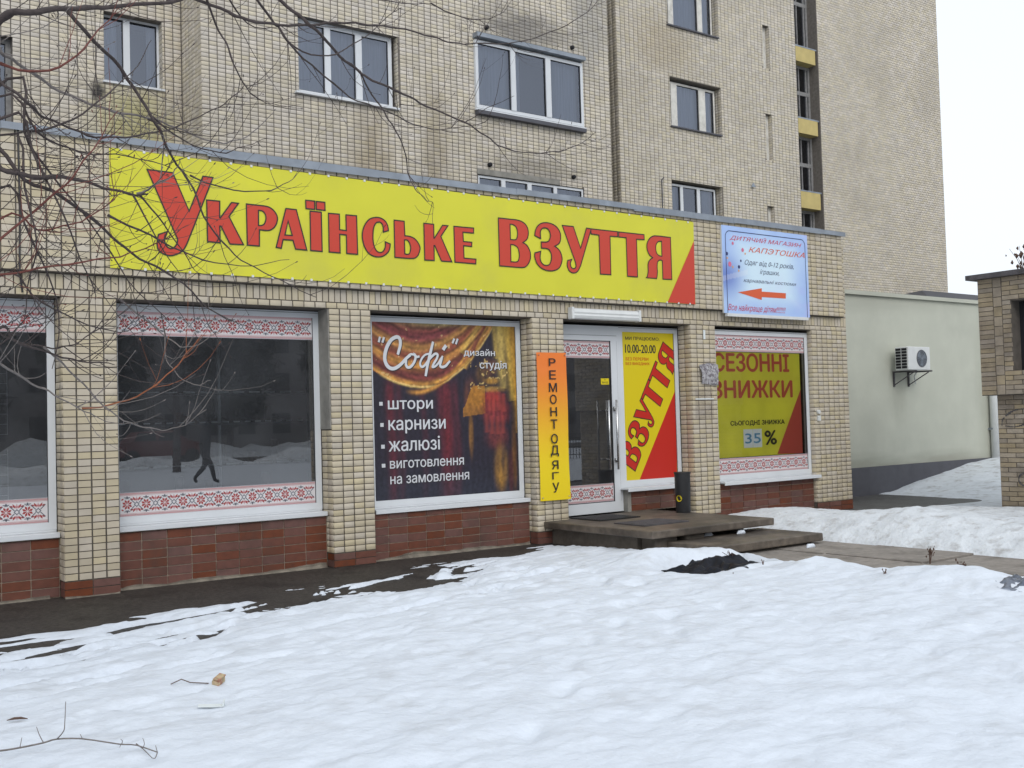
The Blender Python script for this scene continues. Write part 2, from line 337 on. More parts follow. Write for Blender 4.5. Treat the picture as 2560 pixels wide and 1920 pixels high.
def glyph_mesh(body,shear,cache={}):
    """outlines of the text filled contour by contour (overlapping strokes stay solid)"""
    if (body,shear) in cache: return cache[(body,shear)]
    c=bpy.data.curves.new('t','FONT'); c.body=body; c.shear=shear; c.resolution_u=3
    o=bpy.data.objects.new('t',c); COL.objects.link(o)
    for q in bpy.context.selected_objects: q.select_set(False)
    o.select_set(True); bpy.context.view_layer.objects.active=o
    bpy.ops.object.convert(target='CURVE'); cu=o.data
    from mathutils.geometry import interpolate_bezier
    loops=[]
    for sp_ in cu.splines:
        P=[]
        if sp_.type=='BEZIER':
            bp=sp_.bezier_points; n=len(bp)
            for i in range(n):
                a,b=bp[i],bp[(i+1)%n]
                straight=(a.handle_right-a.co).length<1e-5 and (b.handle_left-b.co).length<1e-5
                seg=[a.co,b.co] if straight else interpolate_bezier(a.co,a.handle_right,b.handle_left,b.co,5)
                P+=[(v.x,v.y) for v in seg[:-1]]
        else: P=[(v.co.x,v.co.y) for v in sp_.points]
        Q=[p for k,p in enumerate(P) if (Vector(p)-Vector(P[k-1])).length>1e-5]
        if len(Q)>2: loops.append(Q)
    bpy.data.objects.remove(o)
    area=lambda P:sum(P[i-1][0]*P[i][1]-P[i][0]*P[i-1][1] for i in range(len(P)))/2
    ar=[area(P) for P in loops]; big=max(ar,key=abs); sg=1 if big>0 else -1
    def inside(p,P):
        r=False
        for i in range(len(P)):
            (x1,y1),(x2,y2)=P[i-1],P[i]
            if (y1>p[1])!=(y2>p[1]) and p[0]<(x2-x1)*(p[1]-y1)/(y2-y1)+x1: r=not r
        return r
    isin=lambda i:any(j!=i and abs(ar[j])>abs(ar[i]) and ar[j]*ar[i]<0 and all(inside(p,loops[j]) for p in loops[i]) for j in range(len(loops)))
    hol=[isin(i) for i in range(len(loops))]
    outs=[P for P,h in zip(loops,hol) if not h]; holes=[P for P,h in zip(loops,hol) if h]
    V=[];F=[]
    for k,P in enumerate(outs):
        hs=[H for H in holes if inside(H[0],P) or inside(H[len(H)//2],P)]
        base=len(V); pts=[];ed=[]
        for r in [P]+hs:
            b0=len(pts); pts+=[Vector(p) for p in r]; ed+=[(b0+i,b0+(i+1)%len(r)) for i in range(len(r))]
        vs,_,fs,_,_,_=delaunay_2d_cdt(pts,ed,[],0,1e-6)
        V+=[(p.x,p.y,(k%3)*.5) for p in vs]
        for t in fs:
            c=sum((vs[i] for i in t),Vector((0,0)))/len(t)
            if inside(c,P) and not any(inside(c,H) for H in hs): F.append(tuple(base+i for i in t))
    cache[(body,shear)]=(np.array(V),F); return cache[(body,shear)]
def text(s,box,y,m,parent,bold=.0,shear=0,name='lettering',slope=0):
    co,F=glyph_mesh(s,shear); n=len(co)
    mn=co.min(0); mx=co.max(0); x0,x1,z0,z1=box; out=np.zeros_like(co)
    u=(co[:,0]-mn[0])/(mx[0]-mn[0]); v=(co[:,1]-mn[1])/(mx[1]-mn[1])
    out[:,0]=x0+u*(x1-x0); out[:,2]=z0+v*(z1-z0)+slope*u; out[:,1]=y+co[:,2]*.00008
    VV=[];FF=[]; bw=bold*(z1-z0)*.85
    for k,(ox,oz) in enumerate(((0,0),(-bw,0),(bw,0),(0,bw*.6),(0,-bw*.6)) if bold else ((0,0),)):
        q=out.copy(); q[:,0]+=ox; q[:,2]+=oz; q[:,1]+=k*.00013; VV+=[tuple(v) for v in q]; FF+=[tuple(i+k*n for i in f) for f in F]
    me=bpy.data.meshes.new(name); me.from_pydata(VV,[],FF); me.materials.append(M[m])
    q=bpy.data.objects.new(name,me); COL.objects.link(q); q.parent=parent
    if parent: adopt(parent,q)
    return q
# ------------------------------------------------------------------ noise
_T=RNG.rand(256,256)
def vnoise(x,y):
    xi=np.floor(x).astype(int);yi=np.floor(y).astype(int);fx=x-xi;fy=y-yi;fx=fx*fx*(3-2*fx);fy=fy*fy*(3-2*fy)
    g=lambda a,b:_T[a&255,b&255]
    return (g(xi,yi)*(1-fx)+g(xi+1,yi)*fx)*(1-fy)+(g(xi,yi+1)*(1-fx)+g(xi+1,yi+1)*fx)*fy
def fbm(x,y,o=4):
    s=0;a=.5;t=0
    for i in range(o): s=s+a*(vnoise(x+17.3*i,y+9.1*i)-.5)*2; t+=a; x=x*2.03;y=y*2.03;a*=.5
    return s/t
sm=lambda a,b,x: (lambda t:t*t*(3-2*t))(np.clip((x-a)/(b-a),0,1))
# ------------------------------------------------------------------ traced shapes (metres on the wall: x, z)
SIGN=[[[(3.394,4.109),(3.647,4.105),(3.807,3.735),(3.956,4.106),(4.06,4.104),(3.812,3.486),(3.803,3.466),(3.792,3.437),(3.779,3.407),(3.767,3.382),(3.757,3.364),(3.749,3.35),(3.739,3.338),(3.729,3.326),(3.715,3.316),(3.7,3.306),(3.684,3.298),(3.67,3.291),(3.656,3.285),(3.643,3.28),(3.63,3.276),(3.617,3.274),(3.603,3.273),(3.588,3.274),(3.574,3.276),(3.559,3.28),(3.544,3.285),(3.529,3.292),(3.514,3.3),(3.503,3.31),(3.494,3.321),(3.488,3.333),(3.483,3.347),(3.481,3.36),(3.479,3.376),(3.48,3.392),(3.482,3.408),(3.484,3.423),(3.486,3.438),(3.489,3.453),(3.493,3.465),(3.495,3.474),(3.584,3.512),(3.579,3.502),(3.572,3.489),(3.565,3.474),(3.559,3.461),(3.556,3.45),(3.554,3.439),(3.553,3.429),(3.554,3.418),(3.556,3.405),(3.56,3.392),(3.565,3.378),(3.571,3.367),(3.579,3.359),(3.588,3.352),(3.598,3.347),(3.607,3.344),(3.617,3.343),(3.626,3.345),(3.635,3.348),(3.644,3.354),(3.653,3.362),(3.662,3.373),(3.67,3.385),(3.677,3.396),(3.681,3.409),(3.683,3.423),(3.684,3.436),(3.685,3.444)]],[[(3.99,3.867),(4.127,3.868),(4.123,3.698),(4.129,3.695),(4.253,3.867),(4.327,3.866),(4.222,3.72),(4.373,3.441),(4.228,3.436),(4.136,3.613),(4.122,3.612),(4.124,3.441),(3.992,3.444)]],[[(4.413,3.868),(4.559,3.867),(4.576,3.867),(4.602,3.867),(4.63,3.865),(4.653,3.862),(4.672,3.856),(4.688,3.848),(4.703,3.839),(4.716,3.828),(4.729,3.813),(4.741,3.797),(4.75,3.779),(4.755,3.761),(4.756,3.742),(4.752,3.721),(4.747,3.702),(4.74,3.684),(4.732,3.67),(4.723,3.657),(4.713,3.645),(4.701,3.636),(4.69,3.627),(4.678,3.621),(4.665,3.615),(4.648,3.611),(4.624,3.609),(4.596,3.609),(4.57,3.61),(4.551,3.61),(4.547,3.439),(4.415,3.439)],[(4.545,3.813),(4.553,3.814),(4.565,3.814),(4.578,3.814),(4.589,3.811),(4.599,3.804),(4.608,3.795),(4.616,3.785),(4.622,3.774),(4.625,3.761),(4.626,3.747),(4.626,3.733),(4.624,3.719),(4.62,3.706),(4.615,3.693),(4.609,3.681),(4.602,3.672),(4.594,3.666),(4.586,3.662),(4.578,3.659),(4.57,3.657),(4.562,3.656),(4.554,3.655),(4.547,3.655),(4.542,3.655)]],[[(4.854,3.863),(4.974,3.862),(5.087,3.436),(4.956,3.438),(4.928,3.53),(4.814,3.529),(4.793,3.435),(4.735,3.44)],[(4.877,3.734),(4.922,3.58),(4.837,3.579)]],[[(5.134,3.862),(5.267,3.862),(5.268,3.434),(5.132,3.435)],[(5.086,3.975),(5.191,3.976),(5.19,3.886),(5.087,3.885)],[(5.209,3.974),(5.313,3.975),(5.313,3.886),(5.209,3.887)]],[[(5.353,3.859),(5.485,3.861),(5.484,3.69),(5.566,3.686),(5.565,3.861),(5.697,3.863),(5.7,3.434),(5.565,3.434),(5.566,3.638),(5.484,3.64),(5.484,3.434),(5.351,3.435)]],[[(6.032,3.708),(6.099,3.733),(6.098,3.744),(6.096,3.758),(6.093,3.775),(6.089,3.79),(6.083,3.803),(6.075,3.816),(6.066,3.829),(6.056,3.839),(6.044,3.848),(6.03,3.855),(6.016,3.861),(6.001,3.865),(5.987,3.868),(5.972,3.869),(5.956,3.869),(5.94,3.868),(5.922,3.864),(5.902,3.859),(5.883,3.852),(5.864,3.843),(5.847,3.83),(5.83,3.814),(5.815,3.796),(5.802,3.777),(5.79,3.755),(5.78,3.731),(5.771,3.707),(5.766,3.684),(5.763,3.662),(5.762,3.642),(5.763,3.621),(5.766,3.6),(5.771,3.578),(5.777,3.555),(5.785,3.532),(5.795,3.512),(5.806,3.494),(5.818,3.477),(5.832,3.462),(5.847,3.45),(5.865,3.44),(5.886,3.432),(5.907,3.427),(5.928,3.423),(5.947,3.422),(5.967,3.423),(5.986,3.426),(6.003,3.431),(6.021,3.437),(6.037,3.445),(6.053,3.455),(6.066,3.466),(6.078,3.477),(6.089,3.489),(6.098,3.503),(6.105,3.517),(6.111,3.534),(6.114,3.552),(6.116,3.569),(6.118,3.581),(6.052,3.601),(6.053,3.591),(6.054,3.578),(6.054,3.563),(6.052,3.55),(6.049,3.536),(6.044,3.523),(6.037,3.51),(6.03,3.499),(6.022,3.491),(6.012,3.483),(6.002,3.478),(5.991,3.475),(5.979,3.474),(5.967,3.476),(5.954,3.48),(5.943,3.487),(5.934,3.496),(5.925,3.509),(5.917,3.523),(5.911,3.539),(5.905,3.557),(5.901,3.577),(5.898,3.599),(5.896,3.622),(5.897,3.649),(5.898,3.678),(5.901,3.707),(5.905,3.732),(5.91,3.751),(5.916,3.768),(5.923,3.782),(5.931,3.794),(5.94,3.804),(5.951,3.811),(5.962,3.816),(5.973,3.818),(5.983,3.819),(5.993,3.817),(6.003,3.813),(6.011,3.807),(6.018,3.8),(6.023,3.79),(6.027,3.779),(6.03,3.766),(6.032,3.752),(6.032,3.735),(6.032,3.719)]],[[(6.175,3.858),(6.308,3.856),(6.312,3.69),(6.326,3.69),(6.346,3.69),(6.368,3.689),(6.389,3.686),(6.407,3.681),(6.426,3.674),(6.443,3.666),(6.459,3.654),(6.474,3.639),(6.488,3.621),(6.5,3.602),(6.508,3.584),(6.511,3.567),(6.51,3.552),(6.506,3.536),(6.502,3.521),(6.496,3.506),(6.489,3.49),(6.48,3.475),(6.468,3.463),(6.456,3.453),(6.444,3.446),(6.426,3.44),(6.396,3.436),(6.345,3.433),(6.279,3.433),(6.216,3.433),(6.173,3.433)],[(6.305,3.642),(6.312,3.643),(6.323,3.644),(6.335,3.644),(6.345,3.642),(6.353,3.635),(6.362,3.627),(6.369,3.616),(6.375,3.605),(6.379,3.592),(6.383,3.578),(6.385,3.564),(6.385,3.55),(6.383,3.535),(6.379,3.519),(6.374,3.504),(6.369,3.493),(6.363,3.486),(6.356,3.482),(6.348,3.48),(6.34,3.479),(6.331,3.478),(6.321,3.48),(6.311,3.481),(6.305,3.482)]],[[(6.571,3.857),(6.705,3.856),(6.703,3.695),(6.712,3.696),(6.828,3.856),(6.903,3.857),(6.8,3.722),(6.945,3.433),(6.8,3.433),(6.713,3.609),(6.702,3.608),(6.7,3.433),(6.571,3.43)]],[[(6.986,3.857),(7.269,3.86),(7.266,3.799),(7.112,3.799),(7.116,3.687),(7.237,3.687),(7.234,3.636),(7.117,3.638),(7.119,3.489),(7.291,3.488),(7.286,3.432),(6.988,3.432)]],[[(7.637,4.016),(7.909,4.017),(7.924,4.015),(7.945,4.013),(7.969,4.01),(7.99,4.004),(8.008,3.998),(8.026,3.989),(8.043,3.979),(8.057,3.966),(8.069,3.951),(8.08,3.933),(8.087,3.913),(8.091,3.892),(8.092,3.869),(8.088,3.843),(8.081,3.818),(8.072,3.797),(8.056,3.779),(8.035,3.764),(8.015,3.751),(8.001,3.742),(8.012,3.738),(8.029,3.732),(8.046,3.724),(8.062,3.714),(8.075,3.7),(8.088,3.683),(8.099,3.664),(8.107,3.646),(8.113,3.627),(8.115,3.607),(8.116,3.588),(8.114,3.569),(8.111,3.551),(8.105,3.533),(8.097,3.516),(8.088,3.501),(8.08,3.488),(8.07,3.475),(8.059,3.464),(8.046,3.454),(8.035,3.446),(8.026,3.44),(8.008,3.435),(7.97,3.431),(7.896,3.429),(7.798,3.429),(7.702,3.43),(7.637,3.43)],[(7.812,3.954),(7.821,3.954),(7.833,3.955),(7.846,3.955),(7.859,3.952),(7.872,3.948),(7.884,3.943),(7.896,3.936),(7.906,3.926),(7.913,3.912),(7.918,3.896),(7.922,3.878),(7.924,3.862),(7.924,3.846),(7.922,3.829),(7.919,3.814),(7.915,3.801),(7.91,3.79),(7.905,3.781),(7.897,3.774),(7.887,3.769),(7.87,3.766),(7.848,3.765),(7.827,3.766),(7.812,3.766)],[(7.813,3.703),(7.822,3.703),(7.835,3.704),(7.85,3.704),(7.864,3.702),(7.878,3.698),(7.892,3.693),(7.906,3.685),(7.917,3.675),(7.926,3.662),(7.932,3.646),(7.936,3.629),(7.939,3.612),(7.941,3.595),(7.941,3.578),(7.939,3.561),(7.936,3.546),(7.931,3.532),(7.926,3.518),(7.917,3.506),(7.904,3.498),(7.883,3.493),(7.855,3.492),(7.828,3.492),(7.81,3.491)]],[[(8.191,3.845),(8.193,3.859),(8.196,3.878),(8.201,3.899),(8.207,3.918),(8.216,3.935),(8.226,3.95),(8.238,3.965),(8.251,3.978),(8.266,3.989),(8.281,3.999),(8.298,4.007),(8.316,4.013),(8.334,4.018),(8.353,4.021),(8.373,4.023),(8.393,4.024),(8.414,4.023),(8.435,4.022),(8.457,4.019),(8.478,4.014),(8.5,4.007),(8.523,3.997),(8.544,3.985),(8.562,3.971),(8.577,3.954),(8.59,3.936),(8.599,3.916),(8.606,3.896),(8.608,3.875),(8.607,3.854),(8.604,3.834),(8.6,3.816),(8.595,3.802),(8.588,3.79),(8.58,3.779),(8.569,3.769),(8.554,3.759),(8.534,3.749),(8.516,3.741),(8.503,3.736),(8.514,3.731),(8.529,3.724),(8.545,3.716),(8.56,3.706),(8.571,3.696),(8.583,3.686),(8.592,3.673),(8.601,3.659),(8.608,3.642),(8.614,3.622),(8.618,3.602),(8.62,3.581),(8.617,3.561),(8.612,3.54),(8.604,3.519),(8.595,3.501),(8.585,3.485),(8.573,3.471),(8.559,3.458),(8.543,3.447),(8.524,3.438),(8.502,3.43),(8.479,3.424),(8.456,3.419),(8.432,3.417),(8.406,3.417),(8.381,3.418),(8.357,3.421),(8.335,3.425),(8.313,3.431),(8.293,3.438),(8.274,3.447),(8.256,3.457),(8.24,3.47),(8.226,3.483),(8.213,3.498),(8.202,3.516),(8.193,3.536),(8.186,3.556),(8.181,3.574),(8.179,3.59),(8.18,3.605),(8.182,3.618),(8.183,3.627),(8.279,3.655),(8.275,3.641),(8.271,3.62),(8.267,3.598),(8.265,3.579),(8.265,3.564),(8.267,3.55),(8.271,3.537),(8.277,3.525),(8.284,3.514),(8.294,3.504),(8.305,3.495),(8.317,3.489),(8.331,3.484),(8.345,3.482),(8.36,3.482),(8.373,3.483),(8.385,3.486),(8.397,3.49),(8.407,3.497),(8.417,3.506),(8.425,3.519),(8.433,3.535),(8.44,3.552),(8.445,3.569),(8.447,3.586),(8.448,3.604),(8.446,3.621),(8.443,3.636),(8.437,3.65),(8.429,3.664),(8.42,3.675),(8.409,3.684),(8.397,3.69),(8.383,3.694),(8.368,3.696),(8.353,3.697),(8.336,3.697),(8.318,3.696),(8.301,3.695),(8.29,3.694),(8.288,3.772),(8.304,3.773),(8.327,3.774),(8.351,3.776),(8.37,3.778),(8.384,3.782),(8.395,3.786),(8.405,3.791),(8.413,3.8),(8.422,3.812),(8.43,3.827),(8.436,3.844),(8.44,3.86),(8.439,3.876),(8.436,3.892),(8.431,3.907),(8.425,3.92),(8.418,3.93),(8.41,3.939),(8.401,3.946),(8.391,3.951),(8.379,3.954),(8.366,3.955),(8.353,3.955),(8.342,3.954),(8.331,3.952),(8.321,3.949),(8.311,3.944),(8.303,3.938),(8.296,3.93),(8.289,3.921),(8.284,3.911),(8.28,3.897),(8.279,3.877),(8.28,3.853),(8.281,3.83),(8.282,3.814)]],[[(8.639,4.011),(8.821,4.013),(8.933,3.74),(9.043,4.012),(9.122,4.007),(8.924,3.516),(8.915,3.503),(8.903,3.483),(8.89,3.462),(8.877,3.445),(8.864,3.434),(8.851,3.426),(8.838,3.42),(8.824,3.416),(8.809,3.414),(8.794,3.413),(8.779,3.415),(8.766,3.418),(8.753,3.423),(8.742,3.429),(8.732,3.437),(8.723,3.447),(8.715,3.46),(8.708,3.475),(8.702,3.492),(8.699,3.508),(8.7,3.524),(8.703,3.541),(8.707,3.556),(8.71,3.567),(8.782,3.589),(8.777,3.581),(8.769,3.57),(8.761,3.558),(8.756,3.545),(8.754,3.533),(8.755,3.519),(8.758,3.506),(8.761,3.495),(8.767,3.486),(8.773,3.479),(8.781,3.474),(8.79,3.47),(8.799,3.469),(8.808,3.47),(8.818,3.472),(8.826,3.476),(8.833,3.481),(8.839,3.489),(8.844,3.497),(8.847,3.506),(8.847,3.517),(8.844,3.53),(8.842,3.542),(8.84,3.551)]],[[(9.118,4.008),(9.582,4.009),(9.579,3.941),(9.446,3.939),(9.44,3.429),(9.256,3.426),(9.254,3.938),(9.118,3.942)]],[[(9.6,4.008),(10.061,4.009),(10.061,3.941),(9.92,3.936),(9.917,3.427),(9.733,3.427),(9.733,3.941),(9.597,3.94)]],[[(10.56,4.011),(10.559,3.43),(10.387,3.424),(10.388,3.678),(10.38,3.68),(10.368,3.683),(10.355,3.685),(10.343,3.684),(10.332,3.681),(10.32,3.675),(10.309,3.667),(10.3,3.657),(10.294,3.644),(10.29,3.629),(10.288,3.613),(10.286,3.596),(10.286,3.577),(10.287,3.556),(10.288,3.537),(10.289,3.523),(10.288,3.512),(10.285,3.495),(10.283,3.477),(10.28,3.463),(10.277,3.451),(10.274,3.44),(10.271,3.432),(10.268,3.426),(10.076,3.427),(10.08,3.43),(10.086,3.435),(10.093,3.442),(10.098,3.452),(10.104,3.467),(10.109,3.485),(10.113,3.505),(10.116,3.525),(10.117,3.546),(10.116,3.568),(10.115,3.59),(10.117,3.609),(10.121,3.625),(10.126,3.639),(10.134,3.652),(10.144,3.665),(10.159,3.677),(10.178,3.69),(10.196,3.7),(10.208,3.708),(10.197,3.713),(10.18,3.721),(10.162,3.731),(10.147,3.743),(10.135,3.758),(10.125,3.776),(10.116,3.794),(10.109,3.813),(10.106,3.83),(10.105,3.849),(10.106,3.867),(10.109,3.885),(10.116,3.903),(10.125,3.921),(10.136,3.938),(10.149,3.954),(10.163,3.968),(10.179,3.98),(10.197,3.99),(10.216,3.999),(10.234,4.005),(10.251,4.009),(10.274,4.011),(10.308,4.012),(10.365,4.013),(10.439,4.012),(10.511,4.011)],[(10.385,3.946),(10.384,3.739),(10.376,3.739),(10.364,3.739),(10.35,3.739),(10.338,3.742),(10.325,3.747),(10.311,3.753),(10.299,3.761),(10.289,3.771),(10.282,3.784),(10.277,3.799),(10.273,3.815),(10.272,3.83),(10.271,3.846),(10.273,3.862),(10.276,3.878),(10.281,3.892),(10.288,3.904),(10.298,3.916),(10.309,3.926),(10.321,3.933),(10.337,3.939),(10.356,3.942),(10.373,3.944)]]]
SIGN_TRI=[(11.018,3.998),(11.004,3.105),(10.464,3.109)]
SIGN_Q=[(3.034,4.281),(11.024,4.258),(11.01,3.104),(3.029,3.117)]
PANEL_AFF=[[0.3159,0.5438],[-0.5417,0.3414],[9.5388,-4.5106]]
PANEL_TRI=[(10.922,1.93),(10.895,0.648),(10.159,0.672)]
PT=[('МИ ПРАЦЮЄМО:',[9.953,10.613,2.605,2.658]),('10.00-20.00',[9.946,10.534,2.435,2.55]),('БЕЗ ПЕРЕРВИ',[9.951,10.391,2.331,2.373]),('БЕЗ ВИХІДНИХ',[9.948,10.41,2.262,2.306])]
DT=[('СЕЗОННІ',[11.568,13.239,2.184,2.449]),('ЗНИЖКИ',[11.525,13.3,1.793,2.05]),('СЬОГОДНІ ЗНИЖКА',[11.889,13.092,1.377,1.456]),('35',[12.19,12.531,1.119,1.264]),('%',[12.633,12.893,1.086,1.294]),('CARD',[12.156,12.56,1.055,1.328]),('PALE',[11.604,12.262,0.989,1.781])]
DTRI=[(13.525,1.951),(13.592,0.92),(12.901,0.937)]
ST=[('штори',[6.244,6.855,1.683,1.821]),('карнизи',[6.245,7.028,1.435,1.593]),('жалюзі',[6.242,6.941,1.229,1.392]),('виготовлення',[6.252,7.279,1.031,1.121]),('на замовлення',[6.252,7.351,0.851,0.942]),('дизайн',[7.321,7.786,2.342,2.441]),('студія',[7.553,7.96,2.178,2.299])]
SB=[[6.129,6.174,1.763,1.806],[6.136,6.18,1.518,1.562],[6.141,6.188,1.267,1.312],[6.143,6.19,1.049,1.092]]
SS=[([(6.39,2.356),(6.406,2.402),(6.426,2.463),(6.428,2.522),(6.406,2.558),(6.365,2.559),(6.306,2.526),(6.256,2.459),(6.224,2.38),(6.215,2.3),(6.238,2.235),(6.282,2.198),(6.335,2.193),(6.396,2.22),(6.451,2.263),(6.507,2.317),(6.562,2.356)],0.03),([(6.609,2.359),(6.562,2.361),(6.514,2.317),(6.497,2.257),(6.514,2.211),(6.558,2.214),(6.603,2.258),(6.631,2.319),(6.621,2.359),(6.647,2.333),(6.686,2.34)],0.022),([(6.882,2.519),(6.85,2.417),(6.82,2.321),(6.793,2.226),(6.764,2.105)],0.026),([(6.822,2.373),(6.766,2.359),(6.717,2.313),(6.692,2.253),(6.714,2.215),(6.754,2.233),(6.803,2.287),(6.86,2.342),(6.909,2.374),(6.941,2.361),(6.923,2.309),(6.882,2.254),(6.865,2.216),(6.905,2.225),(6.954,2.269),(6.992,2.324),(7.013,2.349)],0.02),([(7.008,2.344),(6.99,2.29),(6.973,2.235),(7.001,2.215),(7.05,2.229),(7.087,2.263),(7.117,2.291)],0.022),([(7.066,2.478),(7.044,2.454),(7.02,2.422)],0.028),([(6.159,2.56),(6.14,2.496)],0.018),([(6.213,2.556),(6.188,2.492)],0.018),([(7.188,2.563),(7.157,2.505)],0.018),([(7.236,2.562),(7.206,2.495)],0.018)]
BT=[('ДИТЯЧИЙ МАГАЗИН',[11.738,13.349,4.064,4.154]),('КАПЭТОШКА',[12.138,13.41,3.92,4.0]),('Одяг від 0-12 років,',[12.044,13.145,3.712,3.807]),('іграшки,',[12.369,12.802,3.593,3.685]),('карнавальні костюми',[12.007,13.19,3.461,3.53]),('Все найкраще дітям!!!!!!!',[11.655,12.92,3.025,3.145])]
BARROW=[(11.876,3.317),(12.399,3.402),(12.396,3.353),(12.94,3.355),(12.935,3.274),(12.392,3.271),(12.39,3.228)]
BDOT=[(11.672,3.865,0.024,0),(12.009,3.942,0.027,1),(11.725,3.717,0.034,1),(11.918,3.688,0.024,0),(12.061,3.89,0.015,2),(11.675,3.803,0.015,2),(11.787,3.679,0.015,2),(11.911,3.633,0.015,2),(11.802,4.024,0.022,1),(11.962,3.78,0.017,0)]
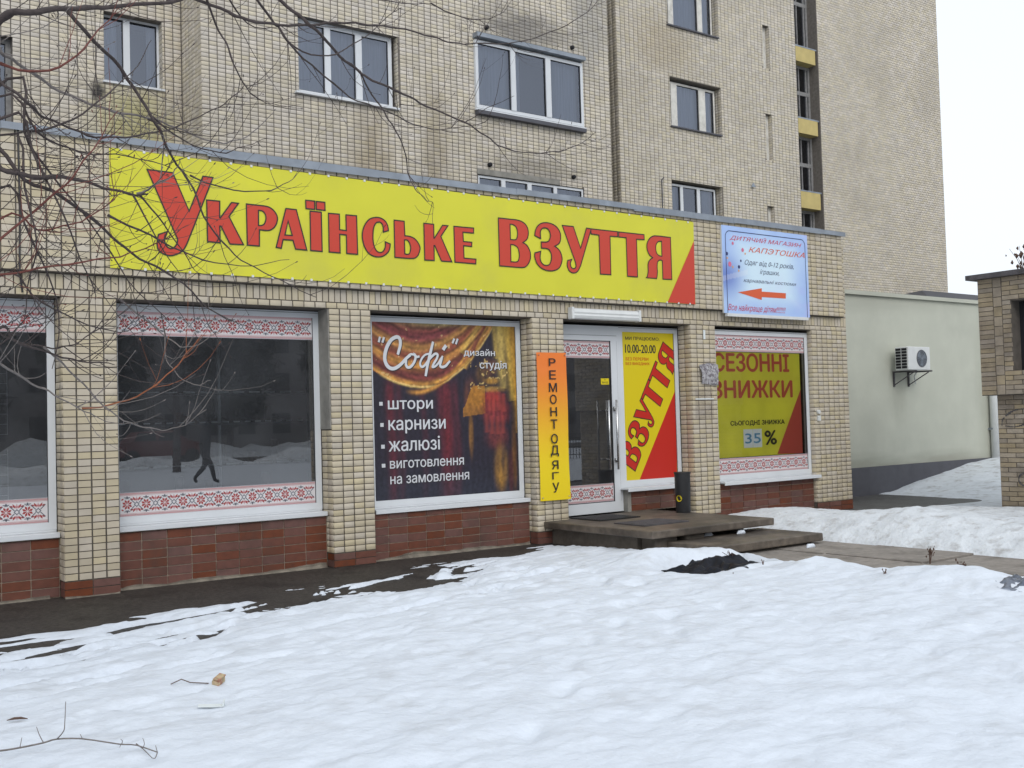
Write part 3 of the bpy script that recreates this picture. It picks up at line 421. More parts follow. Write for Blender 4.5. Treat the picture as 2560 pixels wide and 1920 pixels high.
BRANCH=[([[0.25,-5.35,2.6],[0.75,-5.3,3.05],[1.036,-5.362,3.424],[1.115,-5.468,3.439],[1.346,-5.308,3.558],[1.564,-5.13,3.67],[1.857,-5.223,3.728],[2.054,-5.264,3.809],[2.415,-5.048,4.052]],0.021,0),([[1.331,-5.365,3.52],[1.418,-5.341,3.45],[1.644,-5.111,3.381],[1.732,-5.082,3.28],[1.781,-5.207,3.111],[1.869,-5.091,3.047],[2.003,-4.883,2.981],[2.059,-4.939,2.878],[2.103,-5.02,2.683],[2.287,-4.83,2.574],[2.487,-4.685,2.494],[2.634,-4.8,2.395],[2.86,-4.802,2.3]],0.01,0),([[1.871,-5.183,3.744],[2.091,-4.93,3.898],[2.309,-4.895,3.877],[2.386,-4.992,3.816],[2.65,-4.836,3.891],[2.965,-4.614,4.025],[3.16,-4.661,4.064],[3.309,-4.706,4.064],[3.659,-4.482,4.184],[4.021,-4.329,4.244],[4.139,-4.427,4.191],[4.361,-4.388,4.239],[4.939,-4.135,4.438],[5.304,-4.073,4.606],[5.553,-4.177,4.752],[5.863,-4.047,5.008]],0.01,0),([[2.349,-4.984,4.128],[2.668,-4.804,4.053],[2.78,-4.886,3.93],[2.893,-4.864,3.875],[3.158,-4.607,3.866],[3.349,-4.515,3.823],[3.379,-4.615,3.748],[3.684,-4.501,3.737],[4.014,-4.25,3.771],[4.335,-4.248,3.704],[4.476,-4.319,3.605],[4.762,-4.122,3.605],[5.163,-3.921,3.657],[5.352,-3.989,3.673],[5.602,-3.992,3.753],[6.042,-3.742,3.988]],0.011,0),([[3.367,-4.482,3.836],[3.541,-4.272,3.815],[3.654,-4.283,3.665],[3.647,-4.422,3.521],[3.791,-4.308,3.43],[3.919,-4.131,3.344],[3.893,-4.223,3.223],[3.894,-4.309,3.137],[4.088,-4.126,3.126],[4.196,-4.02,3.141],[4.101,-4.162,2.957]],0.006,0),([[2.128,-4.984,3.943],[2.274,-4.804,3.831],[2.309,-4.886,3.675],[2.386,-4.864,3.524],[2.554,-4.607,3.539],[2.643,-4.515,3.529]],0.007,0),([[2.393,-4.984,4.002],[2.624,-4.784,3.931],[2.645,-4.846,3.856],[2.778,-4.804,3.751],[3.043,-4.527,3.779],[3.326,-4.415,3.681],[3.526,-4.495,3.609],[3.84,-4.361,3.591],[4.237,-4.09,3.672],[4.636,-4.068,3.788],[4.661,-4.119,3.843]],0.008,0),([[0.25,-5.35,2.1],[0.7,-5.2,2.45],[1.001,-5.362,3.288],[1.016,-5.454,3.243],[1.132,-5.281,3.263],[1.324,-5.089,3.237],[1.475,-5.168,3.159],[1.619,-5.196,3.126],[1.846,-4.966,3.188],[2.01,-4.854,3.191],[2.181,-4.969,3.108],[2.307,-4.907,3.139],[2.531,-4.665,3.272],[2.684,-4.645,3.424]],0.01,1),([[0.25,-5.35,2.0],[0.65,-5.4,2.35],[0.974,-5.498,3.108],[1.01,-5.481,3.098],[1.088,-5.575,3.014],[1.189,-5.41,3.001],[1.368,-5.2,3.017],[1.478,-5.261,2.971],[1.657,-5.297,2.991],[1.935,-5.069,3.129],[2.161,-4.934,3.273],[2.249,-5.039,3.328],[2.361,-4.989,3.449]],0.009,0),([[1.848,-4.984,3.188],[2.061,-4.834,3.132],[2.225,-4.946,3.057],[2.362,-4.954,3.109],[2.604,-4.727,3.239]],0.005,0),([[0.25,-5.35,1.75],[0.8,-5.5,2.05],[0.97,-5.498,2.723],[1.002,-5.501,2.708],[1.108,-5.615,2.663],[1.311,-5.47,2.708],[1.507,-5.28,2.722],[1.64,-5.361,2.685],[1.677,-5.417,2.686]],0.016,0),([[1.639,-5.365,2.684],[1.753,-5.366,2.759],[1.884,-5.161,2.846],[1.907,-5.157,2.891],[1.886,-5.307,2.908]],0.006,1),([[1.654,-5.365,2.68],[1.783,-5.325,2.561],[1.99,-5.078,2.43],[2.07,-5.032,2.356]],0.005,0),([[1.616,-5.365,2.686],[1.746,-5.341,2.476],[1.934,-5.111,2.338]],0.005,0),([[0.25,-5.35,1.9],[0.7,-5.4,2.1],[0.975,-5.387,2.804],[1.103,-5.484,2.673],[1.278,-5.456,2.619],[1.561,-5.205,2.504],[1.714,-5.136,2.413],[1.861,-5.243,2.312],[2.07,-5.123,2.181],[2.296,-4.886,2.135]],0.012,0),([[0.8,-5.9,1.9],[0.931,-5.686,2.308],[1.122,-5.544,2.515],[1.227,-5.664,2.624],[1.332,-5.685,2.773],[1.45,-5.469,2.926],[1.539,-5.413,3.075]],0.007,2),([[0.933,-5.498,2.221],[1.0,-5.484,2.239],[1.196,-5.581,2.278],[1.497,-5.42,2.36],[1.682,-5.213,2.434],[1.838,-5.278,2.513],[1.907,-5.317,2.573]],0.006,2),([[0.25,-5.35,1.5],[0.8,-5.3,1.8],[0.972,-5.365,2.016],[1.022,-5.358,1.991],[1.147,-5.144,1.974],[1.298,-5.132,1.949],[1.365,-5.273,1.961],[1.489,-5.174,2.042],[1.635,-4.983,2.213]],0.007,0),([[0.25,-5.35,1.3],[0.85,-5.3,1.65],[0.97,-5.365,1.881],[1.026,-5.331,1.857],[1.213,-5.091,1.781],[1.322,-5.052,1.728],[1.425,-5.167,1.645],[1.519,-5.041,1.623]],0.009,1),([[0.25,-5.35,1.4],[0.971,-5.365,1.989],[1.075,-5.341,1.966],[1.31,-5.111,1.918],[1.436,-5.082,1.892],[1.567,-5.207,1.87]],0.009,0),([[1.473,-4.984,1.657],[1.702,-4.844,1.691],[1.823,-4.966,1.761],[1.928,-4.984,1.853],[2.109,-4.767,1.988],[2.194,-4.715,2.075]],0.005,3),([[1.248,-5.183,1.944],[1.39,-4.961,1.883],[1.513,-4.956,1.747],[1.615,-5.083,1.612],[1.748,-4.958,1.571],[1.944,-4.767,1.541],[2.039,-4.844,1.566],[2.137,-4.919,1.649]],0.0055,1),([[1.952,-4.797,2.094],[1.95,-4.827,1.94],[1.949,-4.965,1.846],[2.096,-4.843,1.783],[2.256,-4.68,1.817]],0.004,1),([[1.664,-4.984,2.214],[1.896,-4.834,2.089],[1.965,-4.946,1.996],[2.048,-4.954,1.984],[2.271,-4.727,2.076]],0.005,1),([[0.25,-5.35,2.0],[1.005,-5.498,2.926],[1.135,-5.501,2.8],[1.223,-5.615,2.535],[1.343,-5.47,2.35],[1.464,-5.28,2.192]],0.008,0),([[0.25,-5.35,2.0],[1.026,-5.387,2.883],[1.088,-5.555,2.622],[1.125,-5.599,2.387],[1.129,-5.42,2.197],[1.11,-5.422,2.051]],0.007,0),([[0.25,-5.35,2.2],[1.067,-5.362,3.153],[1.111,-5.458,2.897],[1.269,-5.288,2.75],[1.499,-5.1,2.573],[1.646,-5.183,2.292],[1.833,-5.214,2.095]],0.008,0),([[0.25,-5.35,1.6],[0.989,-5.387,2.481],[1.146,-5.505,2.448],[1.302,-5.499,2.49],[1.51,-5.27,2.624],[1.602,-5.222,2.741]],0.006,2),([[0.25,-5.35,1.75],[0.995,-5.362,2.631],[1.099,-5.493,2.473],[1.229,-5.358,2.265],[1.316,-5.205,2.078],[1.25,-5.323,1.841]],0.007,0),([[0.25,-5.35,1.5],[0.991,-5.362,2.233],[1.135,-5.468,2.156],[1.363,-5.308,2.07],[1.619,-5.13,2.035],[1.709,-5.223,2.09]],0.006,0),([[0.25,-5.35,2.1],[0.999,-5.362,3.05],[1.166,-5.443,2.908],[1.405,-5.258,2.888],[1.694,-5.055,2.949],[1.898,-5.123,2.897]],0.007,0),([[2.111,-4.797,2.945],[2.304,-4.802,2.898],[2.495,-4.915,2.878],[2.711,-4.768,2.984],[2.886,-4.58,3.128]],0.005,0),([[1.758,-5.183,3.113],[2.132,-4.903,3.148],[2.389,-4.842,3.22]],0.004,0),([[1.501,-5.365,2.568],[1.742,-5.266,2.507],[2.055,-4.961,2.472],[2.368,-4.857,2.452],[2.649,-4.907,2.502]],0.006,0),([[1.029,-5.387,3.212],[1.166,-5.53,3.159],[1.317,-5.549,3.254],[1.502,-5.345,3.504],[1.585,-5.322,3.607]],0.007,2),([[1.127,-5.387,2.916],[1.284,-5.455,2.959],[1.462,-5.399,3.113],[1.701,-5.12,3.368],[1.838,-5.022,3.589]],0.006,0),([[2.717,-4.688,3.92],[2.767,-4.797,3.787],[2.987,-4.778,3.785],[3.341,-4.538,4.024],[3.633,-4.484,4.286],[3.624,-4.602,4.272]],0.006,0),([[3.93,-4.482,4.404],[4.304,-4.277,4.458],[4.505,-4.293,4.475],[4.545,-4.437,4.475],[4.747,-4.328,4.658]],0.005,0),([[3.221,-4.667,4.268],[3.556,-4.59,4.302],[4.04,-4.31,4.484]],0.006,0),([[2.253,-4.984,3.948],[2.453,-4.834,3.857],[2.574,-4.946,3.822]],0.006,0),([[4.457,-4.096,3.759],[4.654,-4.104,3.891],[4.818,-4.216,3.979]],0.004,0),([[3.663,-4.482,3.666],[3.996,-4.252,3.776],[4.146,-4.243,3.83]],0.003,0)]
STICK=[([[0.923,-5.265,0.13],[1.007,-5.337,0.135],[1.083,-5.367,0.14],[1.176,-5.397,0.15],[1.228,-5.415,0.16],[1.318,-5.489,0.16],[1.438,-5.636,0.145],[1.497,-5.688,0.14],[1.546,-5.826,0.13]],0.005),([[1.228,-5.415,0.16],[1.246,-5.46,0.2],[1.256,-5.444,0.23],[1.289,-5.33,0.3]],0.003),([[1.176,-5.397,0.15],[1.173,-5.337,0.17],[1.17,-5.293,0.2]],0.0025),([[1.083,-5.367,0.14],[1.095,-5.354,0.18]],0.002),([[1.504,-5.667,0.14],[1.514,-5.728,0.13],[1.512,-5.859,0.12]],0.003),([[1.546,-5.826,0.13],[1.523,-5.868,0.12],[1.512,-5.859,0.12]],0.0025),([[1.506,-5.753,0.14],[1.512,-5.757,0.16],[1.51,-5.74,0.18]],0.002),([[1.546,-5.826,0.13],[1.54,-5.821,0.16]],0.002),([[1.318,-5.498,0.16],[1.312,-5.481,0.18]],0.002),([[1.447,-5.644,0.145],[1.449,-5.648,0.16],[1.44,-5.653,0.17]],0.002),([[1.445,-5.642,0.145],[1.43,-5.672,0.14]],0.002)]

# ================================================================== GROUND, PATH, SNOW
g=MB().box(-300,300,-300,300,-.5,0).build('ground','ground'); tag(g,kind='structure')
# concrete path
path=MB().box(8.55,10.45,-14,-1.2,-.2,.004).build('path','ground'); tag(path,kind='structure')
yy=-2.0
for r in range(12):
    L=1.18
    for k,(a,b) in enumerate(((8.56,9.62),(9.64,10.58))):
        o=MB().box(a,b,yy-L+.012,yy-.012,-.1,.018+RNG.uniform(-.005,.006)).build('paving_slab','paving',path,bevel=.006)
        o.rotation_euler=(RNG.uniform(-.003,.003),0,0)
    yy-=L
o=MB().box(10.6,23,-2.6,1.48,-.1,.003).build('pavement','asphalt'); tag(o,kind='structure')
# snow sheet
PITS=[]; _r=np.random.RandomState(31)
for (x0,y0,dx,dy,n_) in ((1.2,-3.0,.62,.10,10),(6.9,-2.2,-.30,-.55,7),(3.0,-6.6,.50,.42,9),(5.5,-7.6,.15,.66,8)):
    for k in range(n_): PITS.append((x0+dx*k+_r.uniform(-.08,.08)+(k%2)*.14*abs(dy),y0+dy*k+_r.uniform(-.06,.06)+(k%2)*.16*abs(dx),math.atan2(dy,dx)+_r.uniform(-.4,.4)))
def snow_h(x,y):
    XB=[-30,-6,1.64,2.19,2.69,3.24,3.99,4.72,5.3,6.12,7.0,7.86,8.24,8.3,8.7,9.2,30]; YB=[-4.2,-3.5,-2.1,-1.9,-1.76,-1.5,-1.4,-1.15,-1.15,-.9,-.68,-.48,-.44,-1.0,-1.75,-2.6,-2.6]
    yb=np.interp(x,XB,YB)+.10*fbm(x*1.3,y*.5+3,3); d=yb-y
    # melt streaks near the edge
    str_=fbm(x*1.1+y*.5,y*4.2,5); pat=fbm(x*2.6,y*7.5,4)
    lawn=.125*(1-np.exp(-np.clip(d,0,9)/1.7))+.004
    lawn=np.where(d<0,d*.055+.0,lawn)
    fade=np.exp(-np.clip(d,0,9)/.75)
    lawn+=np.where(d>0,1,np.exp(np.clip(d,-9,0)/.5))*(str_*.062+pat*.022)*fade
    lawn+= .024*fbm(x*.8,y*.8,4)*sm(.2,1.5,d)+.017*sm(-.4,.3,d)*fbm(x*2.6+y,y*4.4,4)*(.5+.5*(1-fade))+.008*fbm(x*9,y*15,3)
    s_=x*.95+y*.31; t_=-x*.31+y*.95
    bare=sm(-.02,.20,fbm(s_*.95+4,t_*3.6+1,5))*np.exp(-np.clip(d-.12,0,9)/.75)*(d>0)*sm(8.0,5.8,x)
    lawn-=.10*bare
    bare2=sm(.22,.42,fbm(s_*1.6+9,t_*5.5+7,4))*np.exp(-np.clip(d-.8,0,9)/1.1)*(d>0)*sm(7.6,6.0,x); lawn-=.09*bare2
    lawn+=(.018*fbm(s_*1.9+30,t_*4.2+3,5)+.010*fbm(s_*5.5+3,t_*9+30,4))*sm(-.3,.8,d)
    for (px_,py_,a_) in PITS:
        q=((x-px_)*math.cos(a_)+(y-py_)*math.sin(a_))/.15; w_=(-(x-px_)*math.sin(a_)+(y-py_)*math.cos(a_))/.065; lawn=lawn-.028*np.exp(-(q*q+w_*w_)**1.5)
    # long melt line across the lawn
    ml=np.abs((y+3.35)-.12*(x-3)-.15*fbm(x*1.2,y*.2,3)); lawn-= .020*np.exp(-(ml/.05)**2)*sm(2.2,2.9,x)*(1-sm(5.6,6.4,x))
    # hollow round the junk
    hx=(x-7.93)/.60;hy=(y+3.20)/.50; lawn-=.20*np.exp(-(hx*hx+hy*hy)**2)
    lawn+=.10*np.exp(-(((x-7.75)/.5)**2+((y+2.55)/.24)**2))+.06*np.exp(-(((x-8.55)/.25)**2+((y+2.75)/.25)**2))
    # bank left of the path
    cr=np.interp(y,[-9,-6.2,-5.5,-5.2,-4.7,-4.1,-3.6,-3.2,-2.8,-2.3,-1.8],[.20,.17,.24,.22,.12,.18,.07,.14,.13,.09,.06])
    bank=cr*np.exp(-((x-8.3)/.62)**2*np.where(x>8.3,1.6,.6))*sm(-1.4,-2.2,y)
    left=np.maximum(lawn,bank*(1.0+.18*fbm(x*3,y*3,3))+.015*fbm(x*9,y*9,3)-.3*sm(7.4,6.6,x)-.12*sm(-1.9,-1.5,y))
    left=np.where((x>7.4)&(x<8.5)&(np.abs(y+3.08)<.4),lawn,left)
    cut=8.78+.10*fbm(y*1.6,x*0+2,3)
    left=np.where(x>cut-.25,left-(x-cut+.25)*.55,left)
    # right bank between path and shop
    foot=10.62+.10*fbm(y*1.4,x*0+7,3); t=np.clip((x-foot)/.95,-1,4)
    hr=np.interp(y,[-9,-4.4,-3.9,-3.1,-1.9,-1.3,-.7,-.3,.05,.4],[.3,.30,.31,.38,.27,.29,.25,.17,.02,-.05])
    prof=np.where(t<0,t*.6,np.where(t<1,np.sin(np.clip(t,0,1)*math.pi/2)**.8,1-.55*sm(1,2.4,t)))
    rb=hr*prof+np.where(t>0,.022*fbm(x*3.5,y*3.5,4)+.01*fbm(x*11,y*11,3),0)
    rb-= .25*sm(13.0,13.9,x)*sm(-1.6,-.4,y)
    rb=np.where(y>-.1,rb-(y+.1)*.8,rb)
    # far drift against the cream wall
    fd=-.05+.03*fbm(x*1.2,y*3,4)+.62*sm(16.5,22,x+(.4*fbm(x*.8,y*.8,3)))*sm(-3.2,.9,y)+.015*fbm(x*2,y*2,4)
    fd=np.where(x>14.2,np.maximum(fd,.03+.02*fbm(x,y,3)-.09*sm(-1.2,-.2,y)*(1-sm(16.6,17.6,x))),fd)
    h=np.where(x<9.7,left,rb); h=np.where(x>13.2,np.maximum(np.where(x<14.6,rb,-.3),fd),h)
    return h
def snow_sheet(name,x0,x1,y0,y1,st,parent=None):
    nx=int((x1-x0)/st)+1; ny=int((y1-y0)/st)+1; X,Y=np.meshgrid(np.linspace(x0,x1,nx),np.linspace(y0,y1,ny)); H=snow_h(X,Y)
    V=np.stack([X,Y,H],-1).reshape(-1,3); i=np.arange(nx*ny).reshape(ny,nx)
    F=np.stack([i[:-1,:-1],i[:-1,1:],i[1:,1:],i[1:,:-1]],-1).reshape(-1,4)
    keep=(H.reshape(-1)[F].max(1)>-.03); F=F[keep]
    fx=V[F[:,0],0]; midx=((fx>9.9)).astype(np.int32)
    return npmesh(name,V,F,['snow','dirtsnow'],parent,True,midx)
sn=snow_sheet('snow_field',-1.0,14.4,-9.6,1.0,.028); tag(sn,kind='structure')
s2=snow_sheet('snow_drift',14.4,23,-5,1.49,.06); tag(s2,kind='structure')
V=[];
far=MB()
for i in range(-12,13):
    for j in range(0,10):
        x0=i*8;y0=-9.6-8*(j+1)
        if y0<-52: continue
        far.poly([(x0,y0,.07+.05*math.sin(i*3+j)),(x0+8,y0,.07+.05*math.sin(i*3+3+j)),(x0+8,y0+8,.07+.05*math.sin(i*3+3+j-1)),(x0,y0+8,.07+.05*math.sin(i*3+j-1))])
far.poly([(-96,-9.6,.06),(-1,-9.6,.06),(-1,-3.4,.06),(-96,-3.4,.06)])
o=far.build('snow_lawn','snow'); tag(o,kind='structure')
# ================================================================== SHOP BUILDING
shop=empty('shop_building',(5.7,0,0),'single-storey shop annex clad in yellow-beige tiles with red tiled plinth under its windows','shop')
def sp(b,name,mats,**k):
    o=b.build(name,mats,shop,**k); adopt(shop,o); return o
PIL=[(-5.8,-5.29),(-3.0,-2.483),(-.203,.314),(2.597,3.111),(5.38,5.90),(8.18,8.69),(10.98,11.49),(13.65,14.53)]
ZB,ZP=.158,2.83
core=MB()
for a,b_ in PIL: core.box(a+.012,b_ if b_>14 else b_-.0,.012,.62,-.1,ZP)
core.box(-5.8,14.53,.012,.62,ZP,3.05)           # lintel beam
core.box(-5.8,14.39,-.063,.62,3.05,4.36)        # fascia
core.box(14.39,14.53,.012,.62,3.05,4.2)
core.box(14.45,14.53,.62,6.9,-.1,4.3)           # far side wall
core.box(-5.8,-5.7,.62,6.9,-.1,4.3)
sp(core,'wall','mortar')
roof=MB().box(-5.8,14.45,.62,6.9,4.1,4.3); sp(roof,'roof_slab','roof')
# flashing in lapped sheets
x=-5.8; k=0
while x<14.4:
    x1=min(x+1.96,14.45); b=MB(); dz=.004*(k%2); 
    b.box(x,x1+.03 if x1<14.4 else x1,-.10-dz,.66,4.388+dz,4.400+dz); b.box(x,x1+.03 if x1<14.4 else x1,-.106-dz,-.10-dz,4.325+.01*math.sin(k*2.1),4.400+dz)
    sp(b,'flashing_sheet','flash'); x=x1;k+=1
sp(MB().box(-5.8,14.42,-.06,.6,4.36,4.387),'parapet_top','mortar')
# tiles on the front
F0=Wall(y=.012); FB=Wall(y=-.063)
walls=[]
for a,b_ in PIL:
    walls.append((F0,grid_cells(a,b_,ZB,ZP,.131,.0669,.016,.0088)))
    if b_<14 : 
        zt=ZP if b_<5 else (1.50 if b_<6 else ZP)
        if a>-4: walls.append((Wall(x=a+.012),grid_cells(.012,.25,ZB,zt,.12,.0669,.012,.0088)))
walls.append((Wall(x=13.662),grid_cells(.012,.10,ZB,ZP,.09,.0669,.01,.0065)))
walls.append((F0,grid_cells(-5.8,14.53,ZP+.002,2.897,.131,.0669,.014,.008)))
walls.append((F0,grid_cells(14.39,14.53,3.05,4.2,.131,.0669,.014,.008)))
hs_=[(3.09,11.02,3.135,4.27),(11.62,13.46,3.05,4.25)]
walls.append((FB,grid_cells(-5.8,14.39,3.052,4.35,.131,.0669,.015,.0085,holes=hs_)))
lay_bricks(walls,shop,'brick','brick','brick_tiles',300)
sold=[(F0,[(a,b_,c0,c1) for (a,b_,c0,c1) in grid_cells(-5.8,14.53,2.90,3.045,.0725,.145,.012,.008)])]
lay_bricks(sold,shop,'brick','lintel_brick','lintel_bricks',250,jit=.003)
# window bays
BAY=[(-2.483,-.203),(.314,2.597),(3.111,5.38),(5.90,8.18),(8.69,10.98),(11.49,13.65)]
pl=MB(); tiles=[]; 
for i,(a,b_) in enumerate(BAY):
    y=.16 if i<5 else .065
    x0=9.91 if i==4 else a
    z0=.28 if i==4 else -.1
    sp(MB().box(x0,b_,y+.010,.62,z0,.56),'plinth_wall','grout')
    tiles.append((Wall(y=y+.010),grid_cells(x0+.003,b_-.003,.005 if i!=4 else .285,.555,.262,.0925,.009,.009)))
    if i!=4: pass
for a,b_ in PIL:
    tiles.append((Wall(y=.012),grid_cells(a,b_,.005,ZB-.004,.26,.0765,.008,.008)))
    if -4<a<12: tiles.append((Wall(x=a+.012),grid_cells(.012,.16,.005,ZB-.004,.14,.0765,.008,.008)))
lay_bricks(tiles,shop,'redtile','plinth_tile','plinth_tiles',280,d=.009,jit=.0012)
# grey render on the reveal of the second pillar, concrete left of the side window plinth, splashed cement along the foot
sp(MB().box(5.374,5.392,.02,.255,1.51,2.829),'rendered_reveal','render')
sp(MB().box(9.85,9.909,.165,.60,.28,.60),'door_cheek','render')
def cement(x0,x1,y,hmax,seed):
    b=MB(); n=int((x1-x0)/.04); r=np.random.RandomState(seed); pts=[]
    for i in range(n+1):
        x=x0+(x1-x0)*i/n; pts.append((x,max(.008,hmax*(.5+.9*float(fbm(np.array(x*1.7+seed),np.array(seed*1.3),3))+.12*r.rand()))))
    for (xa,za),(xb,zb) in zip(pts,pts[1:]):
        b.poly([(xa,y,-.02),(xb,y,-.02),(xb,y-.004,zb),(xa,y-.004,za)]); b.poly([(xa,y-.004,za),(xb,y-.004,zb),(xb,y+.012,zb),(xa,y+.012,za)])
        b.poly([(xa,y-.045,-.02),(xb,y-.045,-.02),(xb,y-.002,zb*.55),(xa,y-.002,za*.55)])
    sp(b,'cement_splash','grout2')
M['grout2']=mat('cement_splash',(.20,.175,.14),.95,var=.3,nscale=9,bump=.004,bscale=40,dirt_shade=(.07,.055,.045),dscale=5,damt=.8)
for (a,b_,s_) in ((.5,2.5,1),(3.13,5.36,2),(5.92,8.16,5),(2.60,3.10,4)): cement(a,b_,.15 if b_-a>.6 else -.002,.062 if b_-a>.6 else .03,s_)
# interior
room=MB(); room.box(-5.6,14.4,5.0,5.1,.2,4.1); room.box(-5.6,14.4,.7,5.0,.10,.2); room.box(-5.6,14.4,.62,5.0,3.2,3.3); room.box(5.86,5.95,.63,5.0,.2,3.2); room.box(8.3,8.4,.63,5,.2,3.2)
sp(room,'interior_room','room')
# --- windows
def frame_bars(b,x0,x1,z0,z1,y,w=.07,d=.06,m=0,left=True):
    b.box(x0,x1,y,y+d,z1-w,z1,m); b.box(x0,x1,y,y+d,z0,z0+w,m)
    if left: b.box(x0,x0+w,y,y+d,z0+w,z1-w,m)
    b.box(x1-w,x1,y,y+d,z0+w,z1-w,m)
def motif_band(x0,x1,z0,z1,y,parent,name='embroidery_band',period=.187,phase=0):
    b=MB(); zc=(z0+z1)/2; H=(z1-z0); s=H/.25
    b.poly([(x0,y,z0),(x1,y,z0),(x1,y,z1),(x0,y,z1)],0)
    y2=y-.0012
    def q(cx,cz,pts,m):
        P=[(cx+px,cz+pz) for px,pz in pts]
        if min(p[0] for p in P)<x0+.002 or max(p[0] for p in P)>x1-.002: return
        b.poly([(px,y2,pz) for px,pz in P],m)
    for sg in (-1,1):
        for off,th,mm in ((.094,.0035,2),(.104,.004,1),(.113,.006,2),(.1215,.003,3)):
            b.box(x0,x1,y2,y,zc+sg*off*s-th*s/2,zc+sg*off*s+th*s/2,mm)
    n=int((x1-x0)/period)+3
    for k in range(-1,n):
        fx=x0+phase+k*period
        for j in range(8):
            a=math.radians(22.5+45*j); ca,sa=math.cos(a),math.sin(a); w=.0115*s; r0,r1=.006*s,.055*s; rm=.036*s
            def R(u,v): return (u*ca-v*sa,u*sa+v*ca)
            q(fx,zc,[R(r0,0),R(rm,-w),R(r1,-w*.25 if j%2 else w*.25),R(rm,w)],1)
        for sg in (-1,1):
            q(fx,zc,[(-.034*s,sg*.076*s),(.034*s,sg*.076*s),(.026*s,sg*.068*s),(-.026*s,sg*.068*s)][::sg],3)
            q(fx,zc,[(-.006*s,sg*.086*s),(.006*s,sg*.086*s),(.006*s,sg*.058*s),(-.006*s,sg*.058*s)][::sg],3)
            q(fx,zc,[(-.022*s,sg*.064*s),(-.004*s,sg*.064*s),(-.010*s,sg*.054*s)][::sg],3); q(fx,zc,[(.022*s,sg*.064*s),(.004*s,sg*.064*s),(.010*s,sg*.054*s)][::-sg],3)
        cx=fx+period/2; t=.004*s; LT=.0065*s
        for sx in (-1,1):
            for sg in (-1,1):
                q(cx,zc,[(0,sg*.030*s),(sx*.030*s,0),(sx*.018*s,0),(0,sg*.018*s)],3)
                q(cx,zc,[(sx*.024*s,sg*.010*s),(sx*.070*s,sg*.056*s),(sx*.064*s,sg*.063*s),(sx*.018*s,sg*.017*s)],3)
                for (a0,l0,l1,ww,mm) in ((62,.034,.084,.0105,1),(30,.040,.074,.009,1)):
                    a=math.radians(a0 if sg>0 else -a0); ca,sa=math.cos(a)*sx,math.sin(a)
                    nx,nz=-sa,ca; rm=(l0+l1)/2
                    if a0==30: oz=sg*.026
                    else: oz=sg*.006
                    q(cx,zc,[(ca*l0*s,sa*l0*s+oz*s),(ca*rm*s+nx*ww*s,sa*rm*s+nz*ww*s+oz*s),(ca*l1*s,sa*l1*s+oz*s),(ca*rm*s-nx*ww*s,sa*rm*s-nz*ww*s+oz*s)],mm)
        for sg in (-1,1):
            q(cx,zc,[(0,sg*.028*s),(.007*s,sg*.05*s),(0,sg*.084*s),(-.007*s,sg*.05*s)],2)
            q(cx,zc,[(-.012*s,sg*.034*s),(-.006*s,sg*.052*s),(-.012*s,sg*.066*s),(-.018*s,sg*.052*s)],2); q(cx,zc,[(.012*s,sg*.034*s),(.018*s,sg*.052*s),(.012*s,sg*.066*s),(.006*s,sg*.052*s)],2)
    o=b.build(name,['white','stitch','pink','stitchgrey'],parent); adopt_abs(o); return o
def adopt_abs(o):
    """keep world coordinates whatever the parent's offset"""
    off=Vector((0,0,0)); p=o.parent
    while p is not None: off+=p.location+p.matrix_parent_inverse.translation; p=p.parent
    o.matrix_parent_inverse=Matrix.Translation(-off)
def shop_window(x0,x1,z0,z1,y,sill_y,bands=True,phase=0,glass='glass',label=None,sx1=None,sx0=None,depth_off=0):
    b=MB(); frame_bars(b,x0,x1,z0,z1,y); b.box(x0,x1,y-.004,y+.02,z1-.018,z1-.014,1)
    b2=b
    gx0,gx1,gz0,gz1=x0+.07,x1-.07,z0+.062,z1-.062
    # gasket
    for r in ((gx0,gx1,gz1-.006,gz1),(gx0,gx1,gz0,gz0+.006)): b.box(r[0],r[1],y+.010,y+.022,r[2],r[3],1)
    for r in ((gx0,gx0+.006),(gx1-.006,gx1)): b.box(r[0],r[1],y+.010,y+.022,gz0+.006,gz1-.006,1)
    w=b.build('shop_window',['pvc','gasket'],shop); adopt(shop,w)
    if label: w['label']=label
    g_=MB().poly([(gx0,y+.016,gz0),(gx1,y+.016,gz0),(gx1,y+.016,gz1),(gx0,y+.016,gz1)]).build('pane',glass,w); adopt_abs(g_)
    s=MB(); a,c=(sx0 if sx0 is not None else x0),(sx1 if sx1 is not None else x1)
    s.box(a,c,sill_y,y+.03,z0-.045,z0-.022); s.box(a,c,sill_y-.004,sill_y+.014,z0-.07,z0-.0225)
    s.box(x0,x1,y+.002,y+.05,z0-.0215,z0-.0005)
    o=s.build('sill','pvc',w,bevel=.004); adopt_abs(o)
    if bands:
        motif_band(gx0+.001,gx1-.001,gz1-.252,gz1-.004,y+.0145,w,phase=phase)
        motif_band(gx0+.001,gx1-.001,gz0+.004,gz0+.245,y+.0145,w,phase=phase)
    return w
shop_window(-2.42,-.203,.633,2.816,.255,.13,phase=.05)
shop_window(.38,2.595,.633,2.822,.255,.13,phase=.02)
w2=shop_window(3.115,5.378,.633,2.816,.255,.13,phase=.075)
w3=shop_window(5.98,8.178,.60,2.803,.255,.13,bands=False,glass='glassclear')
w4=shop_window(9.852,10.978,.623,2.792,.255,.08,bands=False,glass='glassclear',sx0=9.79,sx1=10.93)
w5=shop_window(11.52,13.66,.612,2.787,.10,-.06,phase=.03,sx1=13.68,glass='glassclear')
